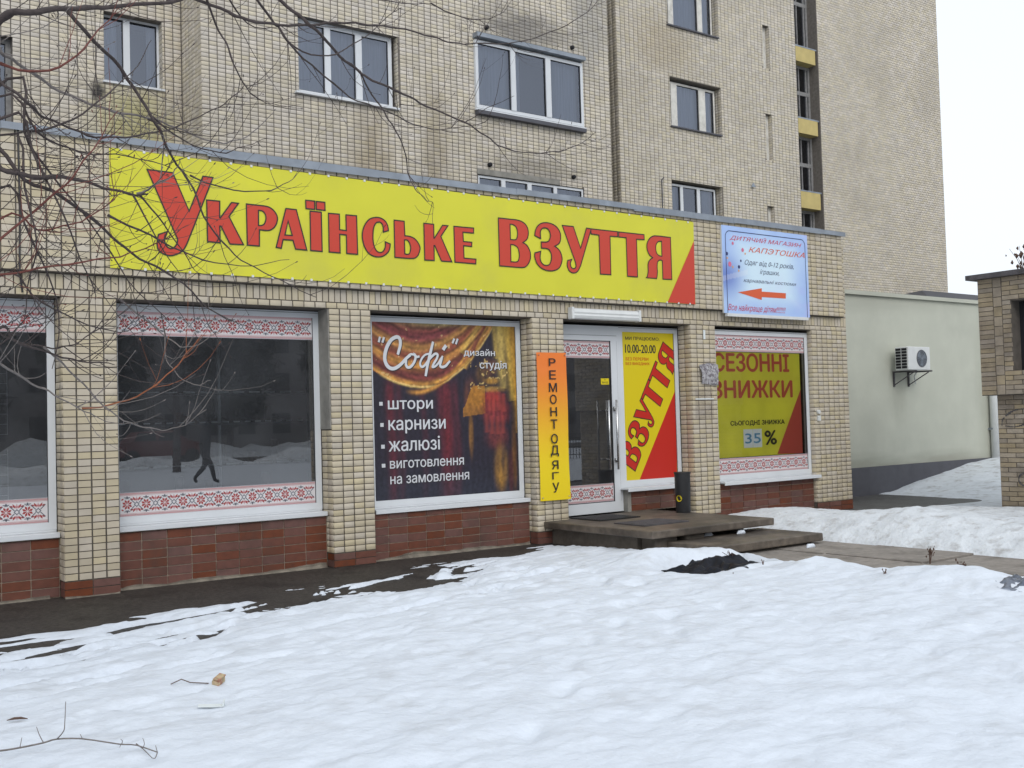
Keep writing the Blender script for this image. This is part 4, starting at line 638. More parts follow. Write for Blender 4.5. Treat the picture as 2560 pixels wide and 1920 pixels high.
# door
db=MB(); x0,x1=8.80,9.848
db.box(x0,x1,.25,.32,2.66,2.79); db.box(x0,x1-.045,.243,.31,2.59,2.657); db.box(x0,x1-.045,.243,.31,.292,.43); db.box(9.695,x1-.047,.243,.31,.43,2.59); db.box(x1-.043,x1-.001,.25,.32,.29,2.66); db.box(x0,x0+.06,.243,.31,.43,2.59)
db.box(x0,x1-.045,.242,.25,2.6565,2.6605,1); db.box(x1-.0475,x1-.0425,.246,.26,.29,2.66,1)
for r in ((8.86,9.695,2.584,2.59),(8.86,9.695,.43,.436)): db.box(r[0],r[1],.25,.262,r[2],r[3],1)
db.box(9.687,9.695,.25,.262,.436,2.584,1)
door=db.build('shop_door',['pvc','gasket'],shop); adopt(shop,door)
o=MB().poly([(8.86,.262,.43),(9.69,.262,.43),(9.69,.262,2.59),(8.86,.262,2.59)]).build('pane','glassdoor',door); adopt_abs(o)
motif_band(8.862,9.685,2.352,2.582,.260,door,phase=.10); motif_band(8.862,9.685,.438,.677,.260,door,phase=.06)
h=MB(); h.cyl((9.545,.15,.86),(9.545,.15,1.79),.013,12)
for z in (1.0,1.65): h.cyl((9.545,.15,z),(9.545,.26,z),.008,8)
h.cyl((9.70,.165,.86),(9.70,.165,1.79),.015,12)
for z in (.98,1.67): h.box(9.70,9.735,.20,.245,z-.03,z+.03); h.cyl((9.70,.165,z),(9.715,.243,z),.009,8)
o=h.build('door_handle','steel',door,True); adopt_abs(o)
st=MB().poly([(9.516,.2585,2.0),(9.66,.2585,2.0),(9.66,.2585,2.083),(9.516,.2585,2.083)]).build('door_sticker','yellow2',door); adopt_abs(st)
o=text('↑',(9.575,9.60,2.052,2.078),.2575,'black',door); adopt_abs(o)
o=text('ВИХІД',(9.538,9.64,2.012,2.04),.2575,'black',door,bold=.02); adopt_abs(o)
# lit-tube lamp housing over the door (unlit)
lamp=empty('wall_lamp',(9.36,-.03,2.9),'long ribbed white strip light fixed over the shop door','lamp')
b=MB(); n=14
prof=[(.0,-.072),(-.045,-.078),(-.075,-.066),(-.082,-.05),(-.09,-.03),(-.082,-.008),(-.09,.012),(-.082,.034),(-.07,.055),(-.04,.068),(.0,.066)]
L0,L1=8.78,9.945
for (ya,za),(yb,zb) in zip(prof,prof[1:]): b.poly([(L0,ya,2.905+za),(L0,yb,2.905+zb),(L1,yb,2.905+zb),(L1,ya,2.905+za)])
for X in (L0,L1): b.poly([(X,ya,2.905+za) for ya,za in (prof if X==L1 else prof[::-1])])
o=b.build('diffuser','acw',lamp); adopt(lamp,o)
for (a,c) in ((8.76,8.80),(9.925,9.965)):
    o=MB().box(a,c,-.096,0,2.825,2.98).build('end_cap','acw',lamp,bevel=.01); adopt(lamp,o)
# ================================================================== SIGNS ON THE WALL
# long yellow banner
ban=empty('shop_banner',(7.05,-.065,3.7),'long yellow shop banner with big red outlined lettering under the parapet','sign')
Q=SIGN_Q; b=MB(); y=-.088
nseg=40
for i in range(nseg):
    for j in range(3):
        def pp(u,v):
            a=Vector(Q[3]).lerp(Vector(Q[2]),u); c=Vector(Q[0]).lerp(Vector(Q[1]),u); p=a.lerp(c,v); return (p.x,y+.0016*math.sin(u*60)*math.sin(v*3),p.y)
        u0,u1=i/nseg,(i+1)/nseg; v0,v1=j/3,(j+1)/3
        b.poly([pp(u0,v0),pp(u1,v0),pp(u1,v1),pp(u0,v1)])
b.box(3.06,11.015,-.084,-.077,3.125,4.27)
o=b.build('banner_sheet','yellow',ban); adopt(ban,o)
o=flat([SIGN_TRI],y-.0035).build('red_corner','redp',ban); adopt(ban,o)
for k,rings in enumerate(SIGN):
    if k==4:
        b=MB()
        for r in rings: flat([r],y-.0045,0,b)
    else: b=flat(rings,y-.0045)
    for r in rings: ribbon(b,[p for i,p in enumerate(r) if Vector(p)!=Vector(r[i-1])],.014,y-.006,1,closed=True)
    o=b.build('letter',['redp','black'],ban); adopt(ban,o)
clipme=MB().box(-.012,.012,-.015,.015,-.012,.012).build('clip','acw',ban); clip_mesh=clipme.data; bpy.data.objects.remove(clipme)
for i in range(36):
    u=(i+.5)/36
    for v in (0,1):
        a=Vector(Q[3]).lerp(Vector(Q[2]),u) if v==0 else Vector(Q[0]).lerp(Vector(Q[1]),u)
        o=bpy.data.objects.new('clip',clip_mesh); COL.objects.link(o); o.parent=ban; o.location=Vector((a.x,-.079,a.y+(.004 if v==0 else -.004)))-ban.location
# vertical banner
vb=empty('vertical_banner',(8.45,0,1.46),'narrow orange-to-yellow vertical banner hung on the brick pillar by the door','sign')
X0,X1,Z0,Z1=8.212,8.69,.538,2.392; nx,nz=8,40
V=[];C_=[]
for j in range(nz+1):
    for i in range(nx+1):
        u=i/nx;v=j/nz; V.append((X0+u*(X1-X0),-.028-.006*math.sin(v*9+u*2)*(1 if v<.9 else .3)-.008*math.exp(-v*6)*u,Z0+v*(Z1-Z0)))
        t=sm(.15,.95,np.array(v)); C_.append((.80-.02*float(t),.60-.41*float(t),.008+.02*float(t),1))
idx=np.arange((nx+1)*(nz+1)).reshape(nz+1,nx+1); F=np.stack([idx[:-1,:-1],idx[:-1,1:],idx[1:,1:],idx[1:,:-1]],-1).reshape(-1,4)
M['orange']=mat('orange_print',(1,1,1),.45,vcol=True)
def vcol(o,C):
    a=o.data.color_attributes.new('Col','FLOAT_COLOR','POINT'); a.data.foreach_set('color',np.asarray(C,dtype=np.float32).ravel())
o=npmesh('banner_sheet',V,F,'orange',vb,True); vcol(o,C_); adopt(vb,o)
for s_,ya,yb_ in (('Р',465,510),('Е',537,590),('М',612,665),('О',682,737),('Н',757,810),('Т',830,885),('О',916,973),('Д',985,1050),('Я',1074,1125),('Г',1144,1185),('У',1206,1264)):
    za=2.392-(yb_-430)*.002107; zb=2.392-(ya-430)*.002107
    w_=.105 if s_ not in 'МД' else .125
    xc=8.452
    o=text(s_,(xc-w_/2,xc+w_/2,za,zb),-.042,'black',vb,bold=.025,name='letter')
for (x_,z_) in ((X0+.03,Z1-.03),(X1-.03,Z1-.03),(X0+.03,Z0+.04),(X1-.03,Z0+.04)):
    o=MB().cyl((x_,-.045,z_),(x_,.0,z_),.008,8).build('nail','steel',vb); adopt(vb,o)
# blue sign
bs=empty('blue_sign',(12.53,-.1,3.65),'square pale blue board with handwritten lettering and a red arrow above the right window','sign')
X0,X1,Z0,Z1=11.575,13.49,3.007,4.275
nx,nz=110,76; u,v=np.meshgrid(np.linspace(0,1,nx+1),np.linspace(0,1,nz+1))
t=.5+.5*fbm(u*3,v*3,4); edge=np.clip(np.maximum(np.abs(u-.5)*2,np.abs(v-.5)*2),0,1)
c0=np.array([.60,.76,.86]);c1=np.array([.36,.50,.80]);c2=np.array([.50,.46,.80]);c3=np.array([.13,.20,.52])
C_=c0[None,None]*np.ones(u.shape+(1,)); w=np.clip(sm(.35,.95,edge)*(.5+t),0,1)[...,None]; C_=C_*(1-w)+c1*w
w=np.clip(sm(.5,.8,t)*sm(.3,.9,u),0,1)[...,None]*.5; C_=C_*(1-w)+c2*w
w=(np.exp(-(((u-.04)/.16)**2+((v-.42)/.2)**2))*.95)[...,None]; C_=C_*(1-w)+c3*w
ray=((v-.36-(u)*.35)>0)&((v-.36-(u)*.35)<.06)&(u<.28); C_=np.where(ray[...,None]&True,C_*.8+.16,C_)
P=np.stack([X0+u*(X1-X0),np.full_like(u,-.104),Z0+v*(Z1-Z0)],-1).reshape(-1,3); idx=np.arange((nx+1)*(nz+1)).reshape(nz+1,nx+1)
F=np.stack([idx[:-1,:-1],idx[:-1,1:],idx[1:,1:],idx[1:,:-1]],-1).reshape(-1,4)
o=npmesh('printed_face',P,F,'orange',bs); vcol(o,np.concatenate([C_,np.ones(u.shape+(1,))],-1)); adopt(bs,o)
M['navy']=mat('navy_print',(.02,.03,.12),.5); M['crimson']=mat('crimson_print',(.50,.06,.12),.5); M['arrow']=mat('arrow_red',(.62,.10,.03),.5); M['pinkp']=mat('pink_print',(.6,.15,.25),.5); M['orangep']=mat('orange_dot',(.65,.35,.15),.5); M['slate']=mat('slate_print',(.08,.10,.17),.5)
o=MB().box(X0,X1,-.1035,-.075,Z0,Z1).box(X0+.05,X1-.05,-.12,-.07,Z0-.045,Z0-.002).build('board','acw',bs); adopt(bs,o)
b=MB(); R=.09; i0,i1,j0,j1=X0+.075,X1-.06,Z0-.0,Z1-.075
pts=[(i0,j0)]+[(i0+R-R*math.cos(a),j1-R+R*math.sin(a)) for a in np.linspace(0,math.pi/2,7)]+[(i1-R+R*math.sin(a),j1-R+R*math.cos(a)) for a in np.linspace(0,math.pi/2,7)]+[(i1,j0)]
ribbon(b,pts,.012,-.106,0); o=b.build('border_line','navy',bs); adopt(bs,o)
BM=['crimson','arrow','slate','slate','slate','crimson']
SL={0:0,1:0,2:0,3:0,4:0,5:0}
for k,(s_,bx) in enumerate(BT):
    o=text(s_,bx,-.107,BM[k],bs,shear=.35,bold=.012 if k<2 else .006)
o=flat([BARROW],-.1065).build('arrow','arrow',bs); adopt(bs,o)
for (x_,z_,r,c) in BDOT:
    o=flat([[(x_+r*math.cos(a),z_+r*1.1*math.sin(a)) for a in np.linspace(0,2*math.pi,18)[:-1]]],-.1068).build('ball_print',['navy','pinkp','orangep'][c],bs); adopt(bs,o)
# window posters
po=empty('window_poster',(7.1,.27,1.7),'curtain studio poster with draped gold and red fabric filling the second shop window','poster')
X0,X1,Z0,Z1=6.05,8.108,.665,2.745
nx,nz=230,230; u,v=np.meshgrid(np.linspace(0,1,nx+1),np.linspace(0,1,nz+1))
C_=np.zeros(u.shape+(3,))+np.array([.018,.014,.026]); n1=fbm(u*7,v*7,5); n2=fbm(u*26,v*5,4)
def mix(mask,col):
    global C_
    w=np.clip(mask,0,1)[...,None]; C_=C_*(1-w)+np.array(col)*w
for cu,wu,am in ((.115,.03,.55),(.175,.018,.3),(.33,.02,.2),(.485,.045,.75),(.56,.02,.25)): mix(np.exp(-((u-cu-.01*np.sin(v*7))/wu)**2)*am*(.8+.5*n2)*sm(.72,.6,v)*(.6+.4*sm(0,.3,v)),(.20,.012,.018))
mix(sm(.25,.0,v)*.35,(.03,.04,.06))
k=np.where(u<.32,.95,1.35); tt=v-k*(u-.32)**2-.63+.012*n1   # swag family
sw=(sm(-.02,.0,tt)*(u<.92))
sw=np.where((tt>.0),1,0)*sm(.95,.80,u)
mix(sw,(.17,.035,.03))
for c_,w_,col,am in ((.015,.016,(.55,.27,.05),.95),(.075,.02,(.10,.02,.02),.8),(.125,.03,(.50,.24,.045),.85),(.17,.022,(.22,.05,.03),.8),(.225,.03,(.50,.26,.06),.8),(.28,.03,(.20,.04,.05),.7),(.345,.02,(.34,.15,.08),.6),(.37,.01,(.55,.40,.22),.5)):
    mix(sw*np.exp(-((tt-c_-.012*n1)/w_)**2)*am*(.85+.5*n2),col)
mix(np.exp(-((tt-.0)/.007)**2)*sm(.9,.78,u)*sm(.02,.1,u),(.62,.42,.14))
t2=v-1.75*(u-.28)**2-.60; mix(np.exp(-((t2)/.012)**2)*sm(.2,.3,u)*sm(.72,.62,u),(.55,.25,.05))
mix(np.exp(-(((u-.42)/.2)**2+((v-1.0)/.022)**2)),(.30,.26,.10))
# ropes gathered at the top right
for (ua,va,ub,vb_,w_,col) in ((.60,.83,.74,1,.018,(.52,.32,.07)),(.62,.74,.80,1,.014,(.50,.27,.05)),(.66,.80,.78,1,.012,(.14,.03,.02)),(.88,1,.90,.62,.028,(.46,.33,.09)),(.93,1,1.0,.55,.04,(.50,.33,.06)),(.98,1,1.02,.35,.03,(.42,.22,.03)),(.84,1,.86,.8,.016,(.35,.24,.06))):
    L=math.hypot(ub-ua,vb_-va); du,dv=(ub-ua)/L,(vb_-va)/L; s_=(u-ua)*du+(v-va)*dv; dd=np.abs(-(u-ua)*dv+(v-va)*du)
    mix(np.exp(-(dd/w_)**2)*((s_>0)&(s_<L))*(.85+.6*n2),col)
def blob(cu,cv,ru,rv,col,am=1,p=2): mix(np.exp(-(((u-cu)/ru)**2+((v-cv)/rv)**2)**p)*am*(.8+.7*n2),col)
blob(.66,.57,.045,.11,(.12,.04,.025)); 
gold=(u>.60)&(u<.765)&(v>.455+.1*(u-.6))&(v<.455+.13*sm(.6,.68,u)+.05); mix(gold*(.75+.5*n1),(.36,.15,.02))
blob(.655,.35,.016,.12,(.38,.17,.02)); blob(.90,.83,.03,.12,(.42,.30,.08),.8)
blob(.80,.745,.05,.05,(.16,.06,.03)); blob(.75,.70,.05,.06,(.10,.05,.02)); blob(.815,.665,.05,.02,(.50,.26,.04)); blob(.83,.615,.085,.018,(.42,.24,.05)); 
blob(.83,.565,.075,.045,(.42,.03,.02)); blob(.835,.50,.095,.05,(.32,.035,.03)); blob(.84,.45,.09,.04,(.22,.03,.035)); blob(.84,.33,.08,.07,(.16,.03,.03)); blob(.87,.15,.05,.13,(.30,.15,.03)); blob(.97,.22,.02,.2,(.14,.06,.02)); blob(.94,.12,.02,.14,(.09,.02,.02))
mix((np.sin(u*210+n1*4)>.2)*(np.abs(u-.84)<.095)*(v>.40)*(v<.56)*.35,(.08,.008,.01))
sp_=(fbm(u*60,v*60,2)>.45)&(np.abs(u-.80)<.14)&(v>.62)&(v<.80); mix(sp_*.8,(.6,.42,.15))
fine=fbm(u*70,v*70,3)[...,None]; fold=np.where((tt>0)&(u<.93),.28*np.sin(tt*95+n1*5+u*6)+.18*np.sin(tt*210+u*9),.10*np.sin(u*160+n1*6))[...,None]
C_=C_*(1+.45*fine)*(1+fold); hl=((fbm(u*45+3,v*45,2)>.52)&(tt>0)&(np.sin(tt*95+n1*5+u*6)>.5)&(u<.9)); mix(hl*.5,(.75,.55,.25))
for (a_,c_) in ((.795,.60),(.83,.595),(.865,.60),(.90,.59),(.77,.47),(.81,.46),(.85,.455),(.89,.46)):
    dd=np.exp(-(((u-a_)/(.012+.03*np.clip(c_-v,0,.2)))**2))*(v<c_)*(v>c_-.11); mix(dd*.35,(.45,.07,.05))
P=np.stack([X0+u*(X1-X0),np.full_like(u,.266),Z0+v*(Z1-Z0)],-1).reshape(-1,3); idx=np.arange((nx+1)*(nz+1)).reshape(nz+1,nx+1)
F=np.stack([idx[:-1,:-1],idx[:-1,1:],idx[1:,1:],idx[1:,:-1]],-1).reshape(-1,4)
o=npmesh('printed_film',P,F,'orange',po); vcol(o,np.concatenate([np.clip(C_,0,1),np.ones(u.shape+(1,))],-1)); adopt(po,o)
for s_,bx in ST:
    text(s_,bx,.2640,'lettergrey',po,bold=.02)
    text(s_,(bx[0]+.008,bx[1]+.008,bx[2]-.008,bx[3]-.008),.2650,'black',po,bold=.03,name='lettering_shadow')
for bx in SB:
    o=MB().poly([(bx[0],.264,bx[2]),(bx[1],.264,bx[2]),(bx[1],.264,bx[3]),(bx[0],.264,bx[3])]).build('bullet_mark','lettergrey',po); adopt(po,o)
for dx,yy_,mm,nm in ((0,.2636,'lettergrey','script_lettering'),(.010,.2648,'black','script_shadow')):
    b=MB()
    for kk,(pts,w_) in enumerate(SS): ribbon(b,smoothpts([(p[0]+dx,p[1]-dx) for p in pts],5),w_*1.5,yy_-kk*.00005 if dx==0 else yy_+kk*.00005,0,taper=len(pts)>4)
    o=b.build(nm,mm,po); adopt(po,o)
# hours panel beside the door
hp=empty('opening_hours_panel',(10.4,.27,1.7),'yellow and red opening hours film in the narrow window beside the door','sign')
X0,X1,Z0,Z1=9.925,10.905,.688,2.728
o=MB().poly([(X0,.268,Z0),(X1,.268,Z0),(X1,.268,Z1),(X0,.268,Z1)]).build('printed_film','yellow2',hp); adopt(hp,o)
def clip_poly(P,x0,x1,z0=-9,z1=99):
    def cl(P,f,inter):
        out=[]
        for i in range(len(P)):
            a,b=P[i-1],P[i]
            if f(b):
                if not f(a): out.append(inter(a,b))
                out.append(b)
            elif f(a): out.append(inter(a,b))
        return out
    for ax,val,s in ((0,x0,1),(0,x1,-1),(1,z0,1),(1,z1,-1)):
        f=lambda p:s*(p[ax]-val)>=0
        inter=lambda a,b:(lambda t:tuple(a[k]+(b[k]-a[k])*t for k in (0,1)))((val-a[ax])/(b[ax]-a[ax]))
        if P: P=cl(P,f,inter)
    return P
o=flat([clip_poly([tuple(p) for p in PANEL_TRI],X0,X1,Z0,Z1)],.2675).build('red_corner','red2',hp); adopt(hp,o)
A=PANEL_AFF
for rings in SIGN[10:]:
    tr_=[[(x_*A[0][0]+z_*A[1][0]+A[2][0],x_*A[0][1]+z_*A[1][1]+A[2][1]) for x_,z_ in r] for r in rings]
    tr_=[clip_poly(r,X0-.06,X1+.06) for r in tr_]; tr_=[r for r in tr_ if len(r)>2]
    b=flat(tr_,.2665)
    for r in tr_: ribbon(b,[p for i,p in enumerate(r) if (Vector(p)-Vector(r[i-1])).length>1e-5],.012,.2655,1,closed=True)
    o=b.build('letter',['red2','black'],hp); adopt(hp,o)
for k,(s_,bx) in enumerate(PT): text(s_,(bx[0]+.035,bx[1]+.02,bx[2],bx[3]),.2662,'black' if k<2 else 'red2',hp,bold=.035 if k<2 else .02)
ff=MB()
for r in ((X0,X1,Z1-.004,Z1+.002),(X0,X1,Z0-.002,Z0+.004)): ff.box(r[0],r[1],.262,.267,r[2],r[3])
# discount poster
dp=empty('discount_poster',(12.6,.12,1.7),'faded yellow discount poster with red and black lettering behind the rightmost window','poster')
X0,X1,Z0,Z1=11.60,13.50,.925,2.47; yd=.135
M['olive']=mat('yellow_backlit_film',(.66,.64,.06),.5,var=.08,nscale=2.5); M['palegreen']=mat('pale_patch',(.50,.54,.18),.5); M['brickred']=mat('faded_red',(.48,.09,.06),.5); M['teal']=mat('teal_print',(.10,.28,.42),.5); M['cardw']=mat('card_white',(.66,.70,.70),.6)
o=MB().poly([(X0,yd,Z0),(X1,yd,Z0),(X1,yd,Z1),(X0,yd,Z1)]).build('printed_film','olive',dp); adopt(dp,o)
o=flat([clip_poly([tuple(p) for p in DTRI],X0,X1,Z0,Z1)],yd-.001).build('red_corner','brickred',dp); adopt(dp,o)
for s_,bx in DT:
    if s_ in('CARD','PALE'):
        continue
    if s_=='35':
        cb=dict(DT)['CARD']
        for (a,c) in ((cb[0],(cb[0]+cb[1])/2-.002),((cb[0]+cb[1])/2+.002,cb[1])):
            o=MB().poly([(a,yd-.004,cb[2]),(c,yd-.004,cb[2]),(c,yd-.004,cb[3]),(a,yd-.004,cb[3])]).build('number_card','cardw',dp); adopt(dp,o)
        text(s_,bx,yd-.005,'teal',dp,bold=.03)
    else:
        bx=list(bx)
        text(s_,bx,yd-.002,'brickred' if s_ in('СЕЗОННІ','ЗНИЖКИ') else 'black',dp,bold=.055 if s_ in('СЕЗОННІ','ЗНИЖКИ') else .06)
# ================================================================== INSIDE THE SHOP
for (xa,xb,nm,lab) in ((3.2,5.75,'display_shelf','long display shelving with white price strips inside the third window bay'),):
    sh=empty(nm,((xa+xb)/2,1.3,.2),lab,'shelf')
    o=MB().box(xa,5.84,1.56,1.6,.2,3.19).build('back_panel','panelgrey',sh); adopt(sh,o)
    b=MB().cyl((4.6,1.25,.2),(4.6,1.25,2.55),.02,8).box(4.57,4.63,1.2,1.3,2.5,2.58); o=b.build('post','shelfw',sh); adopt(sh,o)
    for z_,gap,ln in ((1.965,.055,.13),(1.625,.05,.07),(1.145,.05,.15),(.75,.05,.15)):
        o=MB().box(xa,xb,1.21,1.5,z_-.03,z_-.012).build('shelf_board','flatroom',sh); adopt(sh,o)
        x=xa
        if z_<1.7:
            xs_=xa+.05
            while xs_<xb-.3:
                hgt=RNG.uniform(.10,.28); o=MB().tube([(xs_,1.33,z_-.01),(xs_+.02,1.33,z_+.05),(xs_+.12,1.33,z_+.04),(xs_+.22,1.33,z_+.0)],[.04,.045,.035,.02],8).tube([(xs_+.02,1.33,z_+.02),(xs_+.02,1.33,z_+hgt)],[.045,.05],8).build('boot','shoe%d'%RNG.randint(3),None,True)
                tag(o,'dark winter boot displayed on the shelves behind the shop window','boot','boots on the display shelves'); xs_+=RNG.uniform(.26,.36)
        while x<xb-ln:
            o=MB().box(x,x+ln,1.195,1.205,z_-.008,z_+.008).build('price_strip','shelfw',sh); adopt(sh,o); x+=ln+gap+RNG.uniform(0,.02)
gr=empty('wire_grid_rack',(1.6,.9,.2),'white wire grid display panel inside the leftmost window','rack')
b=MB()
for z0_,z1_ in ((.75,1.4),(1.55,2.2)):
    for i in range(15): x=.9+i*.1; b.cyl((x,.9,z0_),(x,.9,z1_),.003,4)
    for i in range(int((z1_-z0_)/.1)+1): b.cyl((.9,.895,z0_+i*.1),(2.3,.895,z0_+i*.1),.003,4)
o=b.build('wire_grid','shelfw',gr); adopt(gr,o)
# ================================================================== STOOP, BIN, MATS
stp=empty('entrance_stoop',(9.3,-.9,0),'worn brown concrete stoop of two slabs in front of the shop door','steps')
def sst(b,name,m,**k): o=b.build(name,m,stp,**k); adopt(stp,o); return o
sst(MB().box(8.28,10.32,-1.93,.165,.195,.28),'top_slab','slabtop',bevel=.012)
sst(MB().box(8.40,10.2,-1.55,.0,-.05,.195),'support_block','concrete',bevel=.015)
sst(MB().box(8.45,8.80,-1.80,-1.56,-.05,.193),'support_pier','concrete',bevel=.02)
sst(MB().box(8.9,9.2,-1.84,-1.56,-.05,.193),'support_pier','concrete',bevel=.02)
sst(MB().box(8.62,10.40,-2.58,-1.60,.045,.135),'step_slab','slabtop',bevel=.012)
sst(MB().box(8.75,10.3,-2.48,-1.62,-.05,.045),'step_footing','concrete')
for (xa,xb,ya,yb_,m_,lab) in ((8.72,9.40,-.55,.02,'black','black rubber doormat directly under the shop door'),(8.62,9.35,-1.45,-.92,'tin','dark worn doormat at the front edge of the stoop')):
    b=MB().box(xa,xb,ya,yb_,.2815,.294)
    for i in range(12): b.box(xa+.02,xb-.02,ya+.02+i*(yb_-ya-.04)/12,ya+.02+(i+.5)*(yb_-ya-.04)/12,.294,.298)
    o=b.build('doormat','blackplas' if m_=='black' else 'tin'); tag(o,lab,'doormat'); o.rotation_euler=(0,0,0)
bn=empty('litter_bin',(10.22,-.5,.28),'black cylindrical litter bin with a round yellow sticker beside the door pillar','bin')
b=MB(); n=24; c=(10.22,-.5)
b.tube([(c[0],c[1],.281),(c[0],c[1],.30),(c[0],c[1],.80)],[.092,.097,.105],n,0,cap=False)
b.tube([(c[0],c[1],.80),(c[0],c[1],.81),(c[0],c[1],.805),(c[0],c[1],.45)],[.110,.110,.095,.09],n,0,cap=False); b.tube([(c[0],c[1],.79),(c[0],c[1],.812)],[.112,.112],n,0,cap=False)
o=b.build('bin_body','blackplas',bn,True); adopt(bn,o)
sv=MB(); cx_,cz_=0,0
dirv=(Vector((0,-10.6,0))-Vector((c[0],c[1],0))).normalized(); ang=math.atan2(dirv.y,dirv.x)-.55
pts=[]
for i in range(16):
    a=2*math.pi*i/16; h_=.042*math.sin(a); th=ang+.042*math.cos(a)/.1; pts.append((c[0]+.1025*math.cos(th),c[1]+.1025*math.sin(th),.47+h_))
sv.poly(pts); o=sv.build('round_sticker','yellow2',bn); adopt(bn,o)
pts2=[]
for i in range(12):
    a=2*math.pi*i/12; th=ang+.015*math.cos(a)/.1; pts2.append((c[0]+.1035*math.cos(th),c[1]+.1035*math.sin(th),.47+.02*math.sin(a)))
o=MB().poly(pts2).build('sticker_mark','black',bn); adopt(bn,o)
# newspaper taped to the pillar, its film remains, small white tags
b=MB(); nx=14; r=np.random.RandomState(5); V=[];
for j in range(nx+1):
    for i in range(nx+1):
        u_,v_=i/nx,j/nx
        X=11.12+.365*u_+.02*(1-v_)*(1-u_); Z=2.0+.26*v_-.03*u_*(1-v_)+.03*math.sin(u_*3)*v_
        if u_<.25 and v_<.4: X+=.06*(.4-v_)
        V.append((X,-.008-.035*abs(math.sin(u_*5+v_*3))*(.4+.6*r.rand())-.02*math.sin(v_*math.pi),Z))
idx=np.arange((nx+1)**2).reshape(nx+1,nx+1); F=np.stack([idx[:-1,:-1],idx[:-1,1:],idx[1:,1:],idx[1:,:-1]],-1).reshape(-1,4)
o=npmesh('crumpled_newspaper',V,F,'paper',None); tag(o,'crumpled torn newspaper sheet stuck on the pillar right of the door','paper')
M['film']=glassmat('dull_film',(.95,.95,.96),1.08,.5)
o=MB().box(11.03,11.40,-.006,-.003,1.50,1.93).build('notice_sleeve','film'); tag(o,'empty clear plastic notice sleeve taped on the pillar below the newspaper','sleeve')
o=MB().box(11.03,11.40,-.010,-.0065,1.775,1.79).build('tape_strip','cardw'); o.parent=bpy.data.objects['notice_sleeve']
o=MB().box(11.235,11.275,-.006,-.002,2.63,2.76).build('paper_tag','cardw'); tag(o,'tiny white paper tag high on the pillar above the newspaper','tag')
b=MB().box(13.70,13.76,-.03,.0,1.42,1.50).cyl((13.73,0,1.56),(13.73,-.03,1.56),.032,12); o=b.build('door_buzzer','acw'); tag(o,'small white bell box on the pillar at the right end of the shop','bell')
# cable on facade
o=MB().tube([(2.22,-.085,4.36),(2.23,-.085,3.6),(2.22,-.09,3.04),(2.24,-.02,2.99),(2.26,-.01,2.85)],.009,6).build('wall_cable','blackplas'); tag(o,'thin dark cable running down the facade over the leftmost pillar','cable')
# ================================================================== APARTMENT TOWER
tw=empty('apartment_tower',(12,6,0),'tall apartment block of pale beige tiles standing behind the shop','building')
def tp(b,name,mats,**k): o=b.build(name,mats,tw,**k); adopt(tw,o); return o
TOP=13.7
HA=[(7.60,9.48,6.98,8.25),(11.10,13.60,7.26,8.48),(11.10,13.62,4.9,6.045)]
HR=[(4.77,5.665,6.93,8.01),(2.3,3.47,6.05,7.35)]
HB=[(17.83,19.56,10.72,12.1),(17.83,19.57,8.29,9.47),(17.80,19.50,5.7,7.05),(21.18,21.43,10.26,11.36),(21.18,21.42,7.92,9.10),(21.15,21.39,5.6,6.76),(22.46,23.36,3.8,TOP)]
b=MB()
wall_core(b,5.982,14.36,3.9,TOP,5.262,5.9,HA); b.box(5.982,14.36,5.9,9,3.9,TOP)
wall_core(b,-6,5.982,3.9,TOP,6.112,6.9,HR); b.box(-6,5.982,6.9,9,3.9,TOP)
wall_core(b,16.212,29.03,0,TOP,7.012,7.9,HB); b.box(16.212,29.03,7.9,9,0,TOP); b.box(14.36,16.212,8.6,9,0,TOP)
b.box(5.982,14.36,9,20,3.9,TOP); b.box(16.21,29.03,9,20,0,TOP)
tp(b,'wall','mortar2')
walls=[(Wall(y=5.262),grid_cells(5.97,14.36,4.2,TOP,.132,.0669,.017,.0085,holes=HA)),
(Wall(x=5.982),grid_cells(5.262,6.10,4.2,TOP,.13,.0669,.012,.0075)),
(Wall(y=6.112),grid_cells(-2,5.97,4.2,TOP,.132,.0669,.017,.0085,holes=HR)),
(Wall(x=16.212),grid_cells(7.012,8.55,4.2,TOP,.13,.0669,.012,.0075)),
(Wall(y=7.012),grid_cells(16.2,22.45,4.2,TOP,.132,.0669,.017,.0085,holes=HB,half=False)),
(Wall(y=7.012),grid_cells(23.38,29.03,2.8,TOP,.132,.0669,.012,.008,half=True)),
(Wall(x=23.372),grid_cells(7.012,7.35,4.2,TOP,.13,.0669,.012,.0075))]
for h_ in HB[:3]: walls.append((Wall(x=h_[1]+.004),grid_cells(7.015,7.24,h_[2],h_[3],.12,.0669,.012,.0075)))
for h_ in HB[3:6]: walls.append((Wall(x=h_[1]+.004),grid_cells(7.015,7.3,h_[2],h_[3],.12,.0669,.012,.0075)))
for h_ in (HA[0],HR[0]): walls.append((Wall(x=h_[1]+.004),grid_cells((5.265 if h_ is HA[0] else 6.115),(5.42 if h_ is HA[0] else 6.27),h_[2],h_[3],.12,.0669,.012,.0075)))
lay_bricks(walls,tw,'tower','brick','brick_tiles',300,d=.007,jit=.0015,hidden=lambda p:p[2]<4.45 or p[0]<3)
